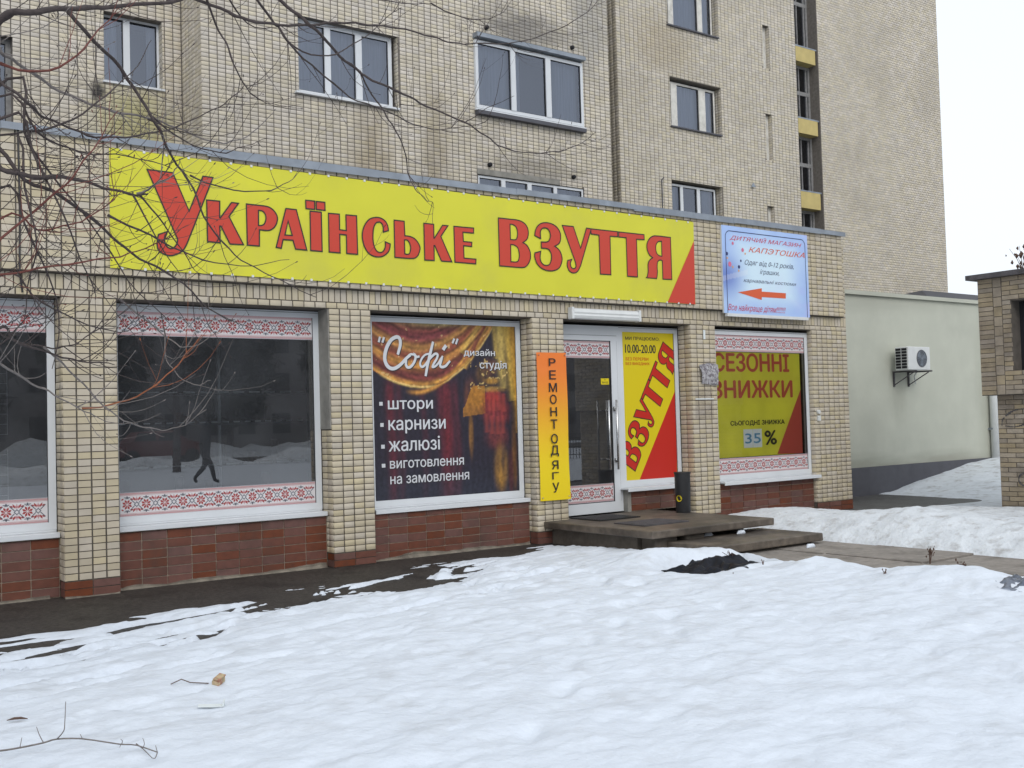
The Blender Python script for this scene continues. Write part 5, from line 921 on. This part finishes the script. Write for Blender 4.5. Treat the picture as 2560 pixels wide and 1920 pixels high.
# upper windows
def flat_window(x0,x1,z0,z1,y,muls,frame='pvc',w=.07,sill=None,curt=.25,sillmat='pvc',thin=(),label=None,sash=True,transom=()):
    b=MB(); frame_bars(b,x0,x1,z0,z1,y,w,.06)
    for (a,c) in muls: b.box(a,c,y-.012,y+.055,z0+w,z1-w)
    for (a,c,zt) in transom: b.box(a,c,y-.005,y+.05,zt-.022,zt+.022)
    o=b.build('flat_window',frame,tw); adopt(tw,o)
    if label: o['label']=label
    xs=[x0+w]+[t for m_ in muls for t in m_]+[x1-w]
    for a,c in zip(xs[::2],xs[1::2]):
        if c-a<.02: continue
        g_=MB().poly([(a,y+.03,z0+w),(c,y+.03,z0+w),(c,y+.03,z1-w),(a,y+.03,z1-w)]).build('pane','glassup',o); adopt_abs(g_)
        gk=MB(); 
        for r in ((a,a+.008,z0+w,z1-w),(c-.008,c,z0+w,z1-w),(a+.008,c-.008,z0+w,z0+w+.008),(a+.008,c-.008,z1-w-.008,z1-w)): gk.box(r[0],r[1],y+.012,y+.028,r[2],r[3])
        q=gk.build('gasket','gasket',o); adopt_abs(q)
    if curt:
        # drawn net curtains in folds behind the panes
        V=[];n=60
        for i in range(n+1):
            x=x0+(x1-x0)*i/n; yy=y+.16+.02*math.sin(i*1.3)+.012*math.sin(i*3.1)
            V+=[(x,yy,z0),(x,yy,z1)]
        F=[(2*i,2*i+2,2*i+3,2*i+1) for i in range(n) if (curt>=1 or (i/n<curt or i/n>1-curt*.6))]
        q=npmesh('curtain',V,F,'curtain',o,True); adopt_abs(q)
    q=MB().box(x0-.2,x1+.2,y+.6,y+.62,z0-.2,z1+.2).build('room_back','flatroom',o); adopt_abs(q)
    if sill:
        s_=MB().box(x0-.03,x1+.03,y-sill,y+.02,z0-.05,z0-.018); q=s_.build('sill',sillmat,o); adopt_abs(q)
    return o
flat_window(4.77,5.66,6.95,8.01,6.25,[(5.10,5.20)],sill=.18,curt=.3,w=.035)
flat_window(2.3,3.47,6.05,7.35,6.25,[(2.85,2.95)],frame='wooddark',sill=.18,curt=0)
flat_window(7.55,9.42,7.0,8.25,5.38,[(8.13,8.24),(8.71,8.83)],sill=.2,curt=1)
flat_window(11.07,13.62,7.25,8.50,5.20,[(11.86,11.97),(12.69,12.81)],sill=.03,curt=.42,w=.06)
q=tp(MB().box(11.06,13.63,5.10,5.262,8.535,8.60).box(11.06,13.63,5.12,5.262,8.60,8.62),'shutter_box','flash')
q=tp(MB().box(11.07,13.63,5.14,5.262,7.13,7.20),'window_ledge','greyplinth')
flat_window(11.10,13.61,4.95,6.035,5.28,[(11.63,11.72),(12.235,12.33),(12.865,12.945)],curt=1,w=.042)
tp(MB().box(11.08,13.0,5.243,5.262,6.047,6.15),'concrete_lintel','render')
flat_window(17.83,19.49,10.72,12.1,7.15,[(17.99,18.16),(18.98,19.14)],frame='pvcold',sill=.2,curt=1,sillmat='greyplinth',w=.05)
flat_window(17.84,19.49,8.33,9.42,7.15,[(17.99,18.19),(18.93,19.15)],frame='pvcold',sill=.2,curt=1,sillmat='greyplinth',w=.05,transom=[(17.84,17.99,9.12)])
flat_window(17.81,19.40,5.75,7.0,7.15,[(18.20,18.29),(18.76,18.86)],frame='pvc',sill=0,curt=.35,w=.05)
for h_ in HB[3:6]:
    o=MB().box(h_[0],h_[1],7.127,7.16,h_[2],h_[3]).build('slit_window',['pvcold'],tw); adopt(tw,o)
# stair windows between ochre panels
YS=7.30
for (z0,z1) in ((11.13,13.6),(9.24,10.705),(7.33,8.816),(5.6,6.86)):
    b=MB(); x0,x1=22.47,23.36; zm=(z0+z1)/2 if z0>6 else 6.2
    frame_bars(b,x0,x1,z0,z1,YS,.07,.07); b.box(x0+.07,x1-.07,YS,YS+.06,zm-.05,zm+.05); b.box(x0+.30,x0+.36,YS,YS+.06,z0+.07,z1-.07)
    for (za,zb) in ((z0+.07,zm-.05),(zm+.05,z1-.07)): b.box(x1-.16,x1-.12,YS+.005,YS+.05,za,zb); b.box(x0+.44,x0+.47,YS+.005,YS+.05,za,zb)
    o=b.build('stair_window','wooddark',tw); adopt(tw,o)
    g_=MB().poly([(x0,YS+.035,z0),(x1,YS+.035,z0),(x1,YS+.035,z1),(x0,YS+.035,z1)]).build('pane','glassup',o); adopt_abs(g_)
    g_=MB().box(x0-.2,x1+.2,YS+.5,YS+.52,z0,z1).build('room_back','dark',o); adopt_abs(g_)
    s_=MB().box(x0,x1,7.04,YS,z0-.04,z0-.005).build('sill','flash',o); adopt_abs(s_)
for (z0,z1) in ((10.705,11.09),(8.816,9.20),(6.86,7.29)):
    tp(MB().box(22.455,23.30,7.045,7.30,z0,z1),'ochre_panel','ypanel')
b=MB()
for (x_,z_) in ((11.36,8.78),(13.40,8.79),(11.35,6.24),(13.34,6.24)):
    o=MB().cyl((x_,5.20,z_),(x_,5.262,z_),.038,12).build('vent_stub','dark',tw,True); adopt(tw,o)
o=MB().tube([(17.45,6.98,4.3),(17.45,6.98,7.0),(17.50,6.96,7.05)],.014,6).build('service_cable','greyplinth',tw); adopt(tw,o)
o=MB().poly([(20.48,6.95,7.16),(20.66,6.95,7.16),(20.57,6.95,7.28)]).poly([(20.48,6.95,7.16),(20.57,6.95,7.28),(20.57,7.0,7.20)]).poly([(20.66,6.95,7.16),(20.57,7.0,7.2),(20.57,6.95,7.28)]).build('wall_bracket','flash',tw); adopt(tw,o)
# ================================================================== CREAM BUILDING
cb=empty('cream_building',(18,1.5,0),'cream rendered outbuilding with a dark grey plinth beside the shop','building')
def cp(b,name,mats,**k): o=b.build(name,mats,cb,**k); adopt(cb,o); return o
cp(MB().box(14.54,22.0,1.5,6.9,.5,3.70),'wall','cream')
cp(MB().box(14.54,22.02,1.485,6.9,-.2,.52),'plinth','greyplinth')
cp(MB().box(14.54,22.05,1.44,1.75,3.702,3.775),'coping','cream')
rf=MB(); rf.poly([(20.2,2.0,3.74),(26,2.0,3.74),(26,4.2,4.42),(23.3,4.2,4.42)]); rf.poly([(20.2,2.0,3.74),(23.3,4.2,4.42),(20.2,6.6,3.74)]); rf.poly([(23.3,4.2,4.42),(26,4.2,4.42),(26,6.6,3.74),(20.2,6.6,3.74)]); rf.poly([(26,2,3.74),(26,6.6,3.74),(26,4.2,4.42)])
cp(rf,'roof','roof')
cp(MB().tube([(21.30,1.40,3.6),(21.30,1.40,.15)],.085,16,0),'downpipe','acw',smooth=True)
cp(MB().box(21.2,21.4,1.40,1.5,2.6,2.63).box(21.2,21.4,1.40,1.5,1.1,1.13),'pipe_clip','flash')
# air conditioner
ac=empty('air_conditioner',(18.15,1.25,2.3),'white outdoor air conditioner unit on brackets on the cream wall','air conditioner')
def ap(b,name,mats,**k): o=b.build(name,mats,ac,**k); adopt(ac,o); return o
ax0,ax1,ay0,ay1,az0,az1=17.83,18.55,1.08,1.36,2.30,2.735
ap(MB().box(ax0+.006,ax1,ay0,ay1,az0,az1),'casing','acw',bevel=.012)
b=MB(); n=28; cx_,cz_=18.27,2.515
for rr in (.155,.13,.105,.08,.055,.03):
    b.tube([(cx_+rr*math.cos(2*math.pi*i/n),ay0-.012,cz_+rr*math.sin(2*math.pi*i/n)) for i in range(n+1)],.003,4,0,cap=False)
for i in range(8): a=math.pi*i/8; b.tube([(cx_-.158*math.cos(a),ay0-.010,cz_-.158*math.sin(a)),(cx_+.158*math.cos(a),ay0-.010,cz_+.158*math.sin(a))],.003,4,0)
ap(b,'fan_guard','flash')
ap(MB().cyl((cx_,ay0-.0035,cz_),(cx_,ay0+.002,cz_),.165,32),'fan_opening','greyplinth')
b=MB()
for k in range(3):
    a=k*2.094
    b.poly([(cx_+.02*math.cos(a),ay0-.006,cz_+.02*math.sin(a)),(cx_+.15*math.cos(a),ay0-.006,cz_+.15*math.sin(a)),(cx_+.15*math.cos(a+.8),ay0-.005,cz_+.15*math.sin(a+.8)),(cx_+.03*math.cos(a+1.2),ay0-.005,cz_+.03*math.sin(a+1.2))])
ap(b,'fan_blade','flash')
b=MB()
for j in range(7):
    for i in range(2):
        b.box(ax0-.001,ax0+.008,ay0+.03+i*.125,ay0+.135+i*.125,az0+.03+j*.056,az0+.073+j*.056)
ap(b,'side_grille','dark')
ap(MB().box(17.95,17.98,1.0,1.5,2.262,2.29).box(18.42,18.45,.98,1.5,2.262,2.29).box(17.95,17.98,1.47,1.5,2.0,2.262).box(18.42,18.45,1.47,1.5,2.0,2.262).tube([(17.965,1.05,2.26),(17.965,1.48,2.03)],.01,6).tube([(18.435,1.05,2.26),(18.435,1.48,2.03)],.01,6),'bracket','tin')
ap(MB().tube([(18.50,1.3,2.33),(18.53,1.42,2.2),(18.62,1.46,2.05)],.012,6),'drain_hose','acw')
# ================================================================== BRICK BOOTH AT THE RIGHT EDGE
bt=empty('brick_booth',(15.5,-4,0),'old brown brick booth with a dark opening and flat roof at the right edge','booth')
def bp_(b,name,mats,**k): o=b.build(name,mats,bt,**k); adopt(bt,o); return o
b=MB(); LX=14.83
b.box(LX,18,-6.5,-2.30,-.2,1.72)
b.box(14.712,18,-6.5,-2.14,1.72,2.06); b.box(14.712,18,-6.5,-2.14,3.05,3.40); b.box(14.712,18,-2.63,-2.14,2.06,3.05); b.box(14.712,18,-6.5,-4.4,2.06,3.05); b.box(14.93,15.2,-4.4,-2.63,2.06,3.05,1)
b.box(15.2,18,-4.4,-2.63,2.06,3.05,1)
bp_(b,'wall',['boothm','dark'])
bp_(MB().box(14.60,18.1,-6.6,-2.02,3.40,3.47),'roof_slab','tin')
bp_(MB().box(14.66,14.71,-6.5,-2.9,3.38,3.52),'roof_upstand','tin')
hol=[(-4.4,-2.63,2.06,3.05)]
walls=[(Wall(x=14.712),grid_cells(-2.37,-2.14,1.725,3.40,.23,.0675,.012,.009)),(Wall(x=14.712),grid_cells(-2.50,-2.37,1.725,3.40,.13,.135,.012,.009)),(Wall(x=14.712),grid_cells(-6.5,-2.50,1.725,3.40,.25,.0675,.012,.009,holes=hol,half=True)),(Wall(x=LX),grid_cells(-6.5,-2.30,.0,1.72,.25,.0675,.012,.009,half=True))]
lay_bricks(walls,bt,'booth','brick','bricks',300,d=.010,jit=.004)
# chalk marks
gm=MB()
for pts in (smoothpts([(-2.36,1.28),(-2.37,1.36),(-2.40,1.40)]),smoothpts([(-2.42,1.42),(-2.53,1.49),(-2.7,1.52),(-2.95,1.50)]),smoothpts([(-2.41,1.28),(-2.55,1.265),(-2.69,1.30),(-2.85,1.40)]),smoothpts([(-2.75,.62),(-2.62,.60),(-2.57,.51),(-2.65,.43),(-2.80,.44)])):
    for (a,za),(c_,zc_) in zip(pts,pts[1:]): gm.box(LX-.0165,LX-.0150,min(a,c_)-.003,max(a,c_)+.003,min(za,zc_)-.003,max(za,zc_)+.003)
bp_(gm,'graffiti_mark','tin')
# weeds on the booth roof
def weed(loc,h,n,seed,label,clump=.03,lean=.3):
    r=np.random.RandomState(seed); b=MB()
    for i in range(n):
        a=r.uniform(0,6.28); l=h*r.uniform(.5,1); dx,dy=math.cos(a)*lean*l*r.rand(),math.sin(a)*lean*l*r.rand()
        p=[(loc[0],loc[1],loc[2]-.03),(loc[0]+dx*.4,loc[1]+dy*.4,loc[2]+l*.5),(loc[0]+dx,loc[1]+dy,loc[2]+l)]
        b.tube(p,[.005,.004,.002],5)
        for k in range(r.randint(3,7)):
            t=r.uniform(.5,1); q=Vector(p[0]).lerp(Vector(p[2]),t)+Vector(r.uniform(-1,1,3))*clump*1.6
            e=clump*r.uniform(.3,.8)
            b.tube([q-Vector((0,0,e)),q+Vector(r.uniform(-.4,.4,3))*e,q+Vector((0,0,e))],[e*.2,e*.75,e*.15],5)
    o=b.build('dry_weed','weed'); tag(o,label,'weed'); return o
weed((14.85,-2.75,3.47),.42,5,1,'dry seed-head weed growing on the flat roof of the brick booth',.05,.7)
weed((14.9,-3.2,3.47),.55,5,2,'larger tangle of dry seed heads on the booth roof at the photo edge',.06,.8)
weed((9.66,-4.42,.02),.20,4,3,'dry brown weed stalk standing between path and snowbank',.018,.4)
weed((9.35,-4.95,.03),.07,6,4,'low dark weed clump at the path edge on the near bank',.02,.9)
weed((7.95,-5.1,.14),.06,3,5,'tiny withered twig poking from the near snow mound',.012,.8)
weed((8.2,-3.55,.08),.05,2,6,'short grass stalk poking out of the snow crest by the path',.006,.8)
weed((7.3,-3.95,.08),.03,3,8,'dark leaf scrap on the snow below the hole',.014,1.2)
# junk in the snow hollow
r=np.random.RandomState(9); V=[];n=26
for j in range(n+1):
    for i in range(n+1):
        u_,v_=i/n*2-1,j/n*2-1; rr=math.hypot(u_,v_)
        z=-.02+.05*max(0,1-rr**2)+.13*float(fbm(np.array(u_*4.+5),np.array(v_*4.+2),5))*(1-.3*rr)+ .07*math.exp(-((u_-.6)**2+(v_-.5)**2)/.15)
        V.append((7.97+.56*u_+.04*math.sin(v_*5),-3.20+.42*v_+.05*math.sin(u_*4),z*.8+.035))
idx=np.arange((n+1)**2).reshape(n+1,n+1); F=np.stack([idx[:-1,:-1],idx[:-1,1:],idx[1:,1:],idx[1:,:-1]],-1).reshape(-1,4)
o=npmesh('black_refuse_bag',V,F,'bag',None,False); tag(o,'torn black refuse bag lying in the thawed hollow near the path','bag')
weed((8.38,-2.98,.06),.10,8,12,'charred twigs sticking out of the refuse in the hollow',.007,1.3)
V=[];n=18
for j in range(n+1):
    for i in range(n+1):
        u_,v_=i/n*2-1,j/n*2-1
        V.append((8.18+.26*u_,-6.12+.17*v_,.15+.05*float(fbm(np.array(u_*3.3+15),np.array(v_*3.3+2),4))+.05*max(0,1-u_*u_-v_*v_)))
idx=np.arange((n+1)**2).reshape(n+1,n+1); F=np.stack([idx[:-1,:-1],idx[:-1,1:],idx[1:,1:],idx[1:,:-1]],-1).reshape(-1,4)
M['bag2']=glassmat('grey_bag',(.45,.47,.52),1.5,.25)
o=npmesh('plastic_bag',V,F,'bag2',None,False); tag(o,'translucent dark plastic bag half buried at the right snow edge','bag')
# small litter
b=MB(); b.box(-.035,.035,-.02,.02,0,.03); b.box(-.03,.04,-.022,.018,.034,.040)
o=b.build('crushed_carton','carton'); o.location=(2.27,-4.67,.105); o.rotation_euler=(.2,-.25,.6); tag(o,'crushed beige food carton lying alone on the open snow','litter')
o=MB().tube([(2.05,-4.52,.11),(2.10,-4.55,.135),(2.14,-4.58,.115),(2.22,-4.65,.11)],.003,5).build('grass_stalk','weed'); tag(o,'thin bent straw beside the crushed carton','stalk')
b=MB(); b.box(-.07,.06,-.02,.02,0,.004); b.box(.055,.062,-.02,.02,0,.03)
o=b.build('plastic_scrap','cardw'); o.location=(2.05,-5.15,.11); o.rotation_euler=(.1,.05,-.5); tag(o,'flat translucent plastic scrap on the near snow','litter')
o=MB().tube([(1.17,-4.66,.10),(1.20,-4.68,.108),(1.23,-4.69,.107),(1.26,-4.70,.10)],[.002,.007,.007,.002],6).build('dead_leaf','weed'); tag(o,'small dark dead leaf on the near snow by the fallen twig','leaf')
r=np.random.RandomState(4)
for (x_,y_,lb) in ((9.35,-1.75,'leftmost small snow lump melting on the lower step slab'),(9.75,-1.9,'elongated snow lump in the middle of the lower step slab'),(9.95,-2.75,'snow lump on the path just in front of the lower step')):
    b=MB(); z_=.137 if y_>-2.5 and y_<-1.6 else .02
    b.tube([(x_-.07,y_,z_),(x_-.03,y_+.01,z_+.012),(x_+.03,y_-.01,z_+.016),(x_+.08,y_,z_)],[.004,.03,.026,.004],8)
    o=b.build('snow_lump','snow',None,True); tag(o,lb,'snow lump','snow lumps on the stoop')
# fallen twig on the near snow
tg=empty('fallen_twig',(1.7,-5.3,.12),'slender bare fallen twig lying on the near snow','twig')
for k,(pts,r_) in enumerate(STICK):
    P=smoothpts([tuple(p) for p in pts],3); P=[(p[0],p[1],max(p[2],float(snow_h(np.array(p[0]),np.array(p[1])))+.006) if k==0 else p[2]) for p in P]
    n=len(P); o=MB().tube(P,[r_*(1-.5*i/n) for i in range(n)],5).build('stem' if k==0 else 'side_shoot','barkgrey',tg,True); adopt(tg,o)
# ================================================================== BARE TREE
tree=empty('bare_tree',(.25,-5.35,0),'bare winter tree whose dark thin branches reach across the upper left','tree')
def tprt(b,name,m,**k): o=b.build(name,m,tree,**k); adopt(tree,o); return o
tprt(MB().tube([(.22,-5.35,-.1),(.25,-5.35,.6),(.23,-5.37,1.4),(.27,-5.33,2.2),(.22,-5.38,3.2),(.28,-5.3,4.6),(.3,-5.3,6)],[.15,.12,.105,.09,.07,.045,.02],12),'trunk','bark',smooth=True)
BMAT=['bark','barkgrey','barkred','barkor']
twigs=[MB(),MB(),MB(),MB()]; rr=np.random.RandomState(21)
def grow(pts,r0,col,depth):
    """side shoots: leave the branch, sag, then turn up at the tip"""
    P=[Vector(p) for p in pts]; n=len(P)
    L=sum((P[i+1]-P[i]).length for i in range(n-1)); cnt=int(L*((6.5 if P[n//2].x<2.6 else 4.0) if depth==0 else 4.0))
    for c in range(cnt):
        i=rr.randint(int(n*.15),n-1); base=P[i]; d=(P[min(i+1,n-1)]-P[max(i-1,0)]).normalized()
        up=Vector((0,0,1)); side=Vector((rr.uniform(-1,1),rr.uniform(-1,1)*.8,rr.uniform(-.7,.8))); side=(side-d*side.dot(d)).normalized()
        dirn=(d*.8+side*.7).normalized(); l=rr.uniform(.12,.62)*(1 if depth==0 else .55); q=[base]; cur=base
        for k in range(5):
            dirn=(dirn+up*.15+Vector(rr.uniform(-1,1,3))*.13).normalized(); cur=cur+dirn*l/5; q.append(cur)
        r1=max(.0011,min(r0*.4,.0026))
        twigs[col].tube([tuple(v) for v in q],[r1*(1-.12*k) for k in range(6)],4)
        if rr.rand()<.5: twigs[col].tube([tuple(cur-dirn*.004),tuple(cur+dirn*.006),tuple(cur+dirn*.014)],[.0015,.0034,.0008],5)
        if depth==0 and rr.rand()<.55: grow(q,r1,col,1)
for pts,r0,col in BRANCH:
    P=smoothpts([tuple(p) for p in pts],4); n=len(P)
    P=[(p[0]+.004*math.sin(i*1.1),p[1],p[2]+.004*math.cos(i*1.7)) for i,p in enumerate(P)]
    rad=[max(.0016,r0*(1-.78*i/n))*(1+.25*(i%9==0)) for i in range(n)]
    tprt(MB().tube(P,rad,7),'branch',BMAT[col],smooth=True)
    grow(P,r0,col,0)
for k in range(4):
    if twigs[k].v: o=tprt(twigs[k],'twigs',BMAT[k]); o['kind']='stuff'
# ================================================================== ACROSS THE STREET (seen mirrored in the glass)
for i,(x0,x1,y,h) in enumerate(((-60,-14,-62,15),(-13.5,29,-60,12),(29.5,80,-64,14))):
    rt=empty('street_building',((x0+x1)/2,y,0),['long dark five-storey block across the street','low brick hall across the street mirrored in the shop glass','dark block across the street at the far corner'][i],'building')
    o=MB().box(x0,x1,y-8,y,0,h).build('wall','far',rt); adopt(rt,o)
    b=MB(); z=1.2
    while z<h-1.5:
        x=x0+1
        while x<x1-2: b.box(x,x+1.4,y+.0,y+.05,z,z+1.5); x+=2.8
        z+=3
    o=b.build('window_row','dark',rt); adopt(rt,o); 
# ploughed snow ridges along the street
for k,(x0,x1,y0,h) in enumerate(((-30,9,-24,.9),(4,30,-31,1.2),(-20,40,-42,1.6))):
    nx,ny=90,12; X,Y=np.meshgrid(np.linspace(x0,x1,nx),np.linspace(y0-1.6,y0+1.6,ny)); H=-.1+h*np.cos((Y-y0)/1.6*math.pi/2)*(.55+.75*fbm(X*.35+k*9,Y*.5,4)); H=np.maximum(H,-.1)
    idx=np.arange(nx*ny).reshape(ny,nx); F=np.stack([idx[:-1,:-1],idx[:-1,1:],idx[1:,1:],idx[1:,:-1]],-1).reshape(-1,4)
    o=npmesh('snow_bank',np.stack([X,Y,H],-1).reshape(-1,3),F,'dirtsnow',None,True); tag(o,kind='structure')
o=MB().box(-80,100,-41,-33.5,.0,.14).build('street','ground'); tag(o,kind='structure')
# parked cars beyond the street ridge
M['carpaint']=mat('dark_car_paint',(.03,.035,.05),.3); M['carpaint2']=mat('wine_car_paint',(.12,.02,.02),.3); M['tyre']=mat('tyre',(.015,.015,.015),.8)
def car(x,y,paint,label):
    r=empty('parked_car',(x,y,.14),label,'car','cars parked across the street'); prof=[(-2.1,.35),(-2.15,.75),(-1.95,.92),(-1.35,.98),(-.85,1.42),(.55,1.45),(1.15,1.0),(1.95,.88),(2.12,.7),(2.12,.35)]
    b=MB(); L=[(x+a,y-.82,.14+c) for a,c in prof]; Q_=[(x+a,y+.82,.14+c) for a,c in prof]; b.poly(L[::-1]); b.poly(Q_)
    for i in range(len(prof)): j=(i+1)%len(prof); b.poly([L[i],L[j],Q_[j],Q_[i]])
    o=b.build('body',paint,r); adopt(r,o)
    for a,c in ((-1.2,-.25),(-.2,.75)):
        o=MB().poly([(x+a,y+.825,1.15),(x+c,y+.825,1.15),(x+c-.05,y+.822,1.5),(x+a+.15,y+.822,1.5)]).build('side_window','dark',r); adopt(r,o)
    for wx in (-1.3,1.3):
        for wy in (-.8,.8):
            o=MB().cyl((x+wx,y+wy-.1,.46),(x+wx,y+wy+.1,.46),.32,16).build('wheel','tyre',r); adopt(r,o)
car(6.5,-36,'carpaint','dark blue saloon parked across the street, mirrored in the window'); car(15.5,-36.2,'carpaint2','wine-red saloon parked across the street, mirrored in the window'); car(-1.5,-36,'carpaint','dark saloon parked furthest left across the street, mirrored in the window')
# bare trunks between lawn and street
for k,(x,y,lb) in enumerate(((8.1,-20,'slim bare street tree nearest the lawn, mirrored in the window'),(13.2,-27,'thick bare street tree standing by the ploughed snow, mirrored in the glass'),(17.5,-24,'bare street tree at the far side of the path, mirrored in the door'))):
    r=empty('roadside_tree',(x,y,0),lb,'tree','bare trees along the street'); q=np.random.RandomState(k)
    o=MB().tube([(x,y,-.1),(x+.05,y,2),(x-.05,y,4.5),(x,y,8)],[.16,.13,.09,.03],8).build('trunk','bark',r); adopt(r,o)
    b=MB()
    for j in range(26):
        z=q.uniform(2,7.4); a=q.uniform(0,6.28); l=q.uniform(.8,2.2)*(1-z/12); P_=[Vector((x,y,z))]; d_=Vector((math.cos(a),math.sin(a),.5))
        for i in range(4): d_=(d_+Vector(q.uniform(-.3,.3,3))+Vector((0,0,.1))).normalized(); P_.append(P_[-1]+d_*l/4)
        b.tube(P_,[.03,.024,.018,.01,.004],5)
        for i in (2,3): b.tube([P_[i],P_[i]+Vector(q.uniform(-.5,.5,3))+Vector((0,0,.3))],[.01,.003],4)
    o=b.build('branches','bark',r); adopt(r,o); o['kind']='stuff'
# low railing mirrored in the door
rl=empty('street_railing',(22,-21,0),'low black metal railing across the lawn mirrored in the door glass','railing')
o=MB().box(17,27,-21.02,-20.98,1.0,1.04).box(17,27,-21.02,-20.98,.2,.23).build('rail','blackplas',rl); adopt(rl,o)
for i in range(68):
    o=MB().box(17+i*.148,17.02+i*.148,-21.01,-20.99,0,1.0).build('baluster','blackplas',rl); adopt(rl,o)
rr=np.random.RandomState(2)
TL=['%s dark tree in the row across the street, mirrored in the glass'%w for w in ('westernmost','second','third','fourth','middle','sixth','seventh','eighth','easternmost')]
for i in range(9):
    x=-22+i*6.2+rr.uniform(-1,1); y=-44+rr.uniform(-3,3); h=rr.uniform(7.5,11)
    tr_=empty('street_tree',(x,y,0),TL[i],'tree','trees across the street')
    o=MB().tube([(x,y,0),(x,y,h*.5),(x,y,h*.9)],[.22,.15,.05],8).build('trunk','bark',tr_); adopt(tr_,o)
    V=[];F=[]; n=1500; hh=h; c=rr.normal(0,1,(n,3)); c/=np.linalg.norm(c,axis=1)[:,None]; c*=rr.rand(n,1)**.4; c=c*np.array([2.6,2.6,h*.40])+np.array([x,y,h*.60])
    e=rr.normal(0,.28,(n,3,3)); T=(c[:,None,:]+e).reshape(-1,3); o=npmesh('crown',T,np.arange(n*3).reshape(-1,3),'evergreen',tr_); adopt(tr_,o)
# passer-by mirrored in the window
ps=[('pelvis',(0,0,.95),.15,None),('waist',(0,.0,1.15),.15,'pelvis'),('chest',(.02,0,1.38),.18,'waist'),('neck',(.03,0,1.52),.07,'chest'),('head',(.05,0,1.63),.095,'neck'),('crown_',(.05,0,1.72),.08,'head'),
('sl',(.02,-.19,1.42),.08,'chest'),('el',(.10,-.27,1.15),.06,'sl'),('hl',(.24,-.25,.95),.04,'el'),('sr',(.02,.19,1.42),.08,'chest'),('er',(-.10,.27,1.15),.06,'sr'),('hr',(-.16,.26,.92),.04,'er'),
('ul',(.0,-.10,.88),.12,'pelvis'),('kl',(.22,-.10,.50),.075,'ul'),('al',(.30,-.10,.12),.05,'kl'),('tl',(.44,-.10,.06),.045,'al'),('ur',(0,.10,.88),.12,'pelvis'),('kr',(-.06,.10,.50),.075,'ur'),('ar',(-.34,.10,.20),.05,'kr'),('tr',(-.28,.10,.08),.045,'ar')]
names=[p[0] for p in ps]; me=bpy.data.meshes.new('person'); me.from_pydata([p[1] for p in ps],[(names.index(p[3]),i) for i,p in enumerate(ps) if p[3]],[])
man=bpy.data.objects.new('person',me); COL.objects.link(man); sk=man.modifiers.new('s','SKIN'); ss=man.modifiers.new('u','SUBSURF'); ss.levels=ss.render_levels=1
for i,p in enumerate(ps): me.skin_vertices[0].data[i].radius=(p[2],p[2]) 
me.skin_vertices[0].data[0].use_root=True; me.materials.append(M['coat']); man.location=(10.4,-16.7,.09); man.scale=(1,1.25,1)
tag(man,'walking passer-by in dark clothes mirrored in the large shop window','person')
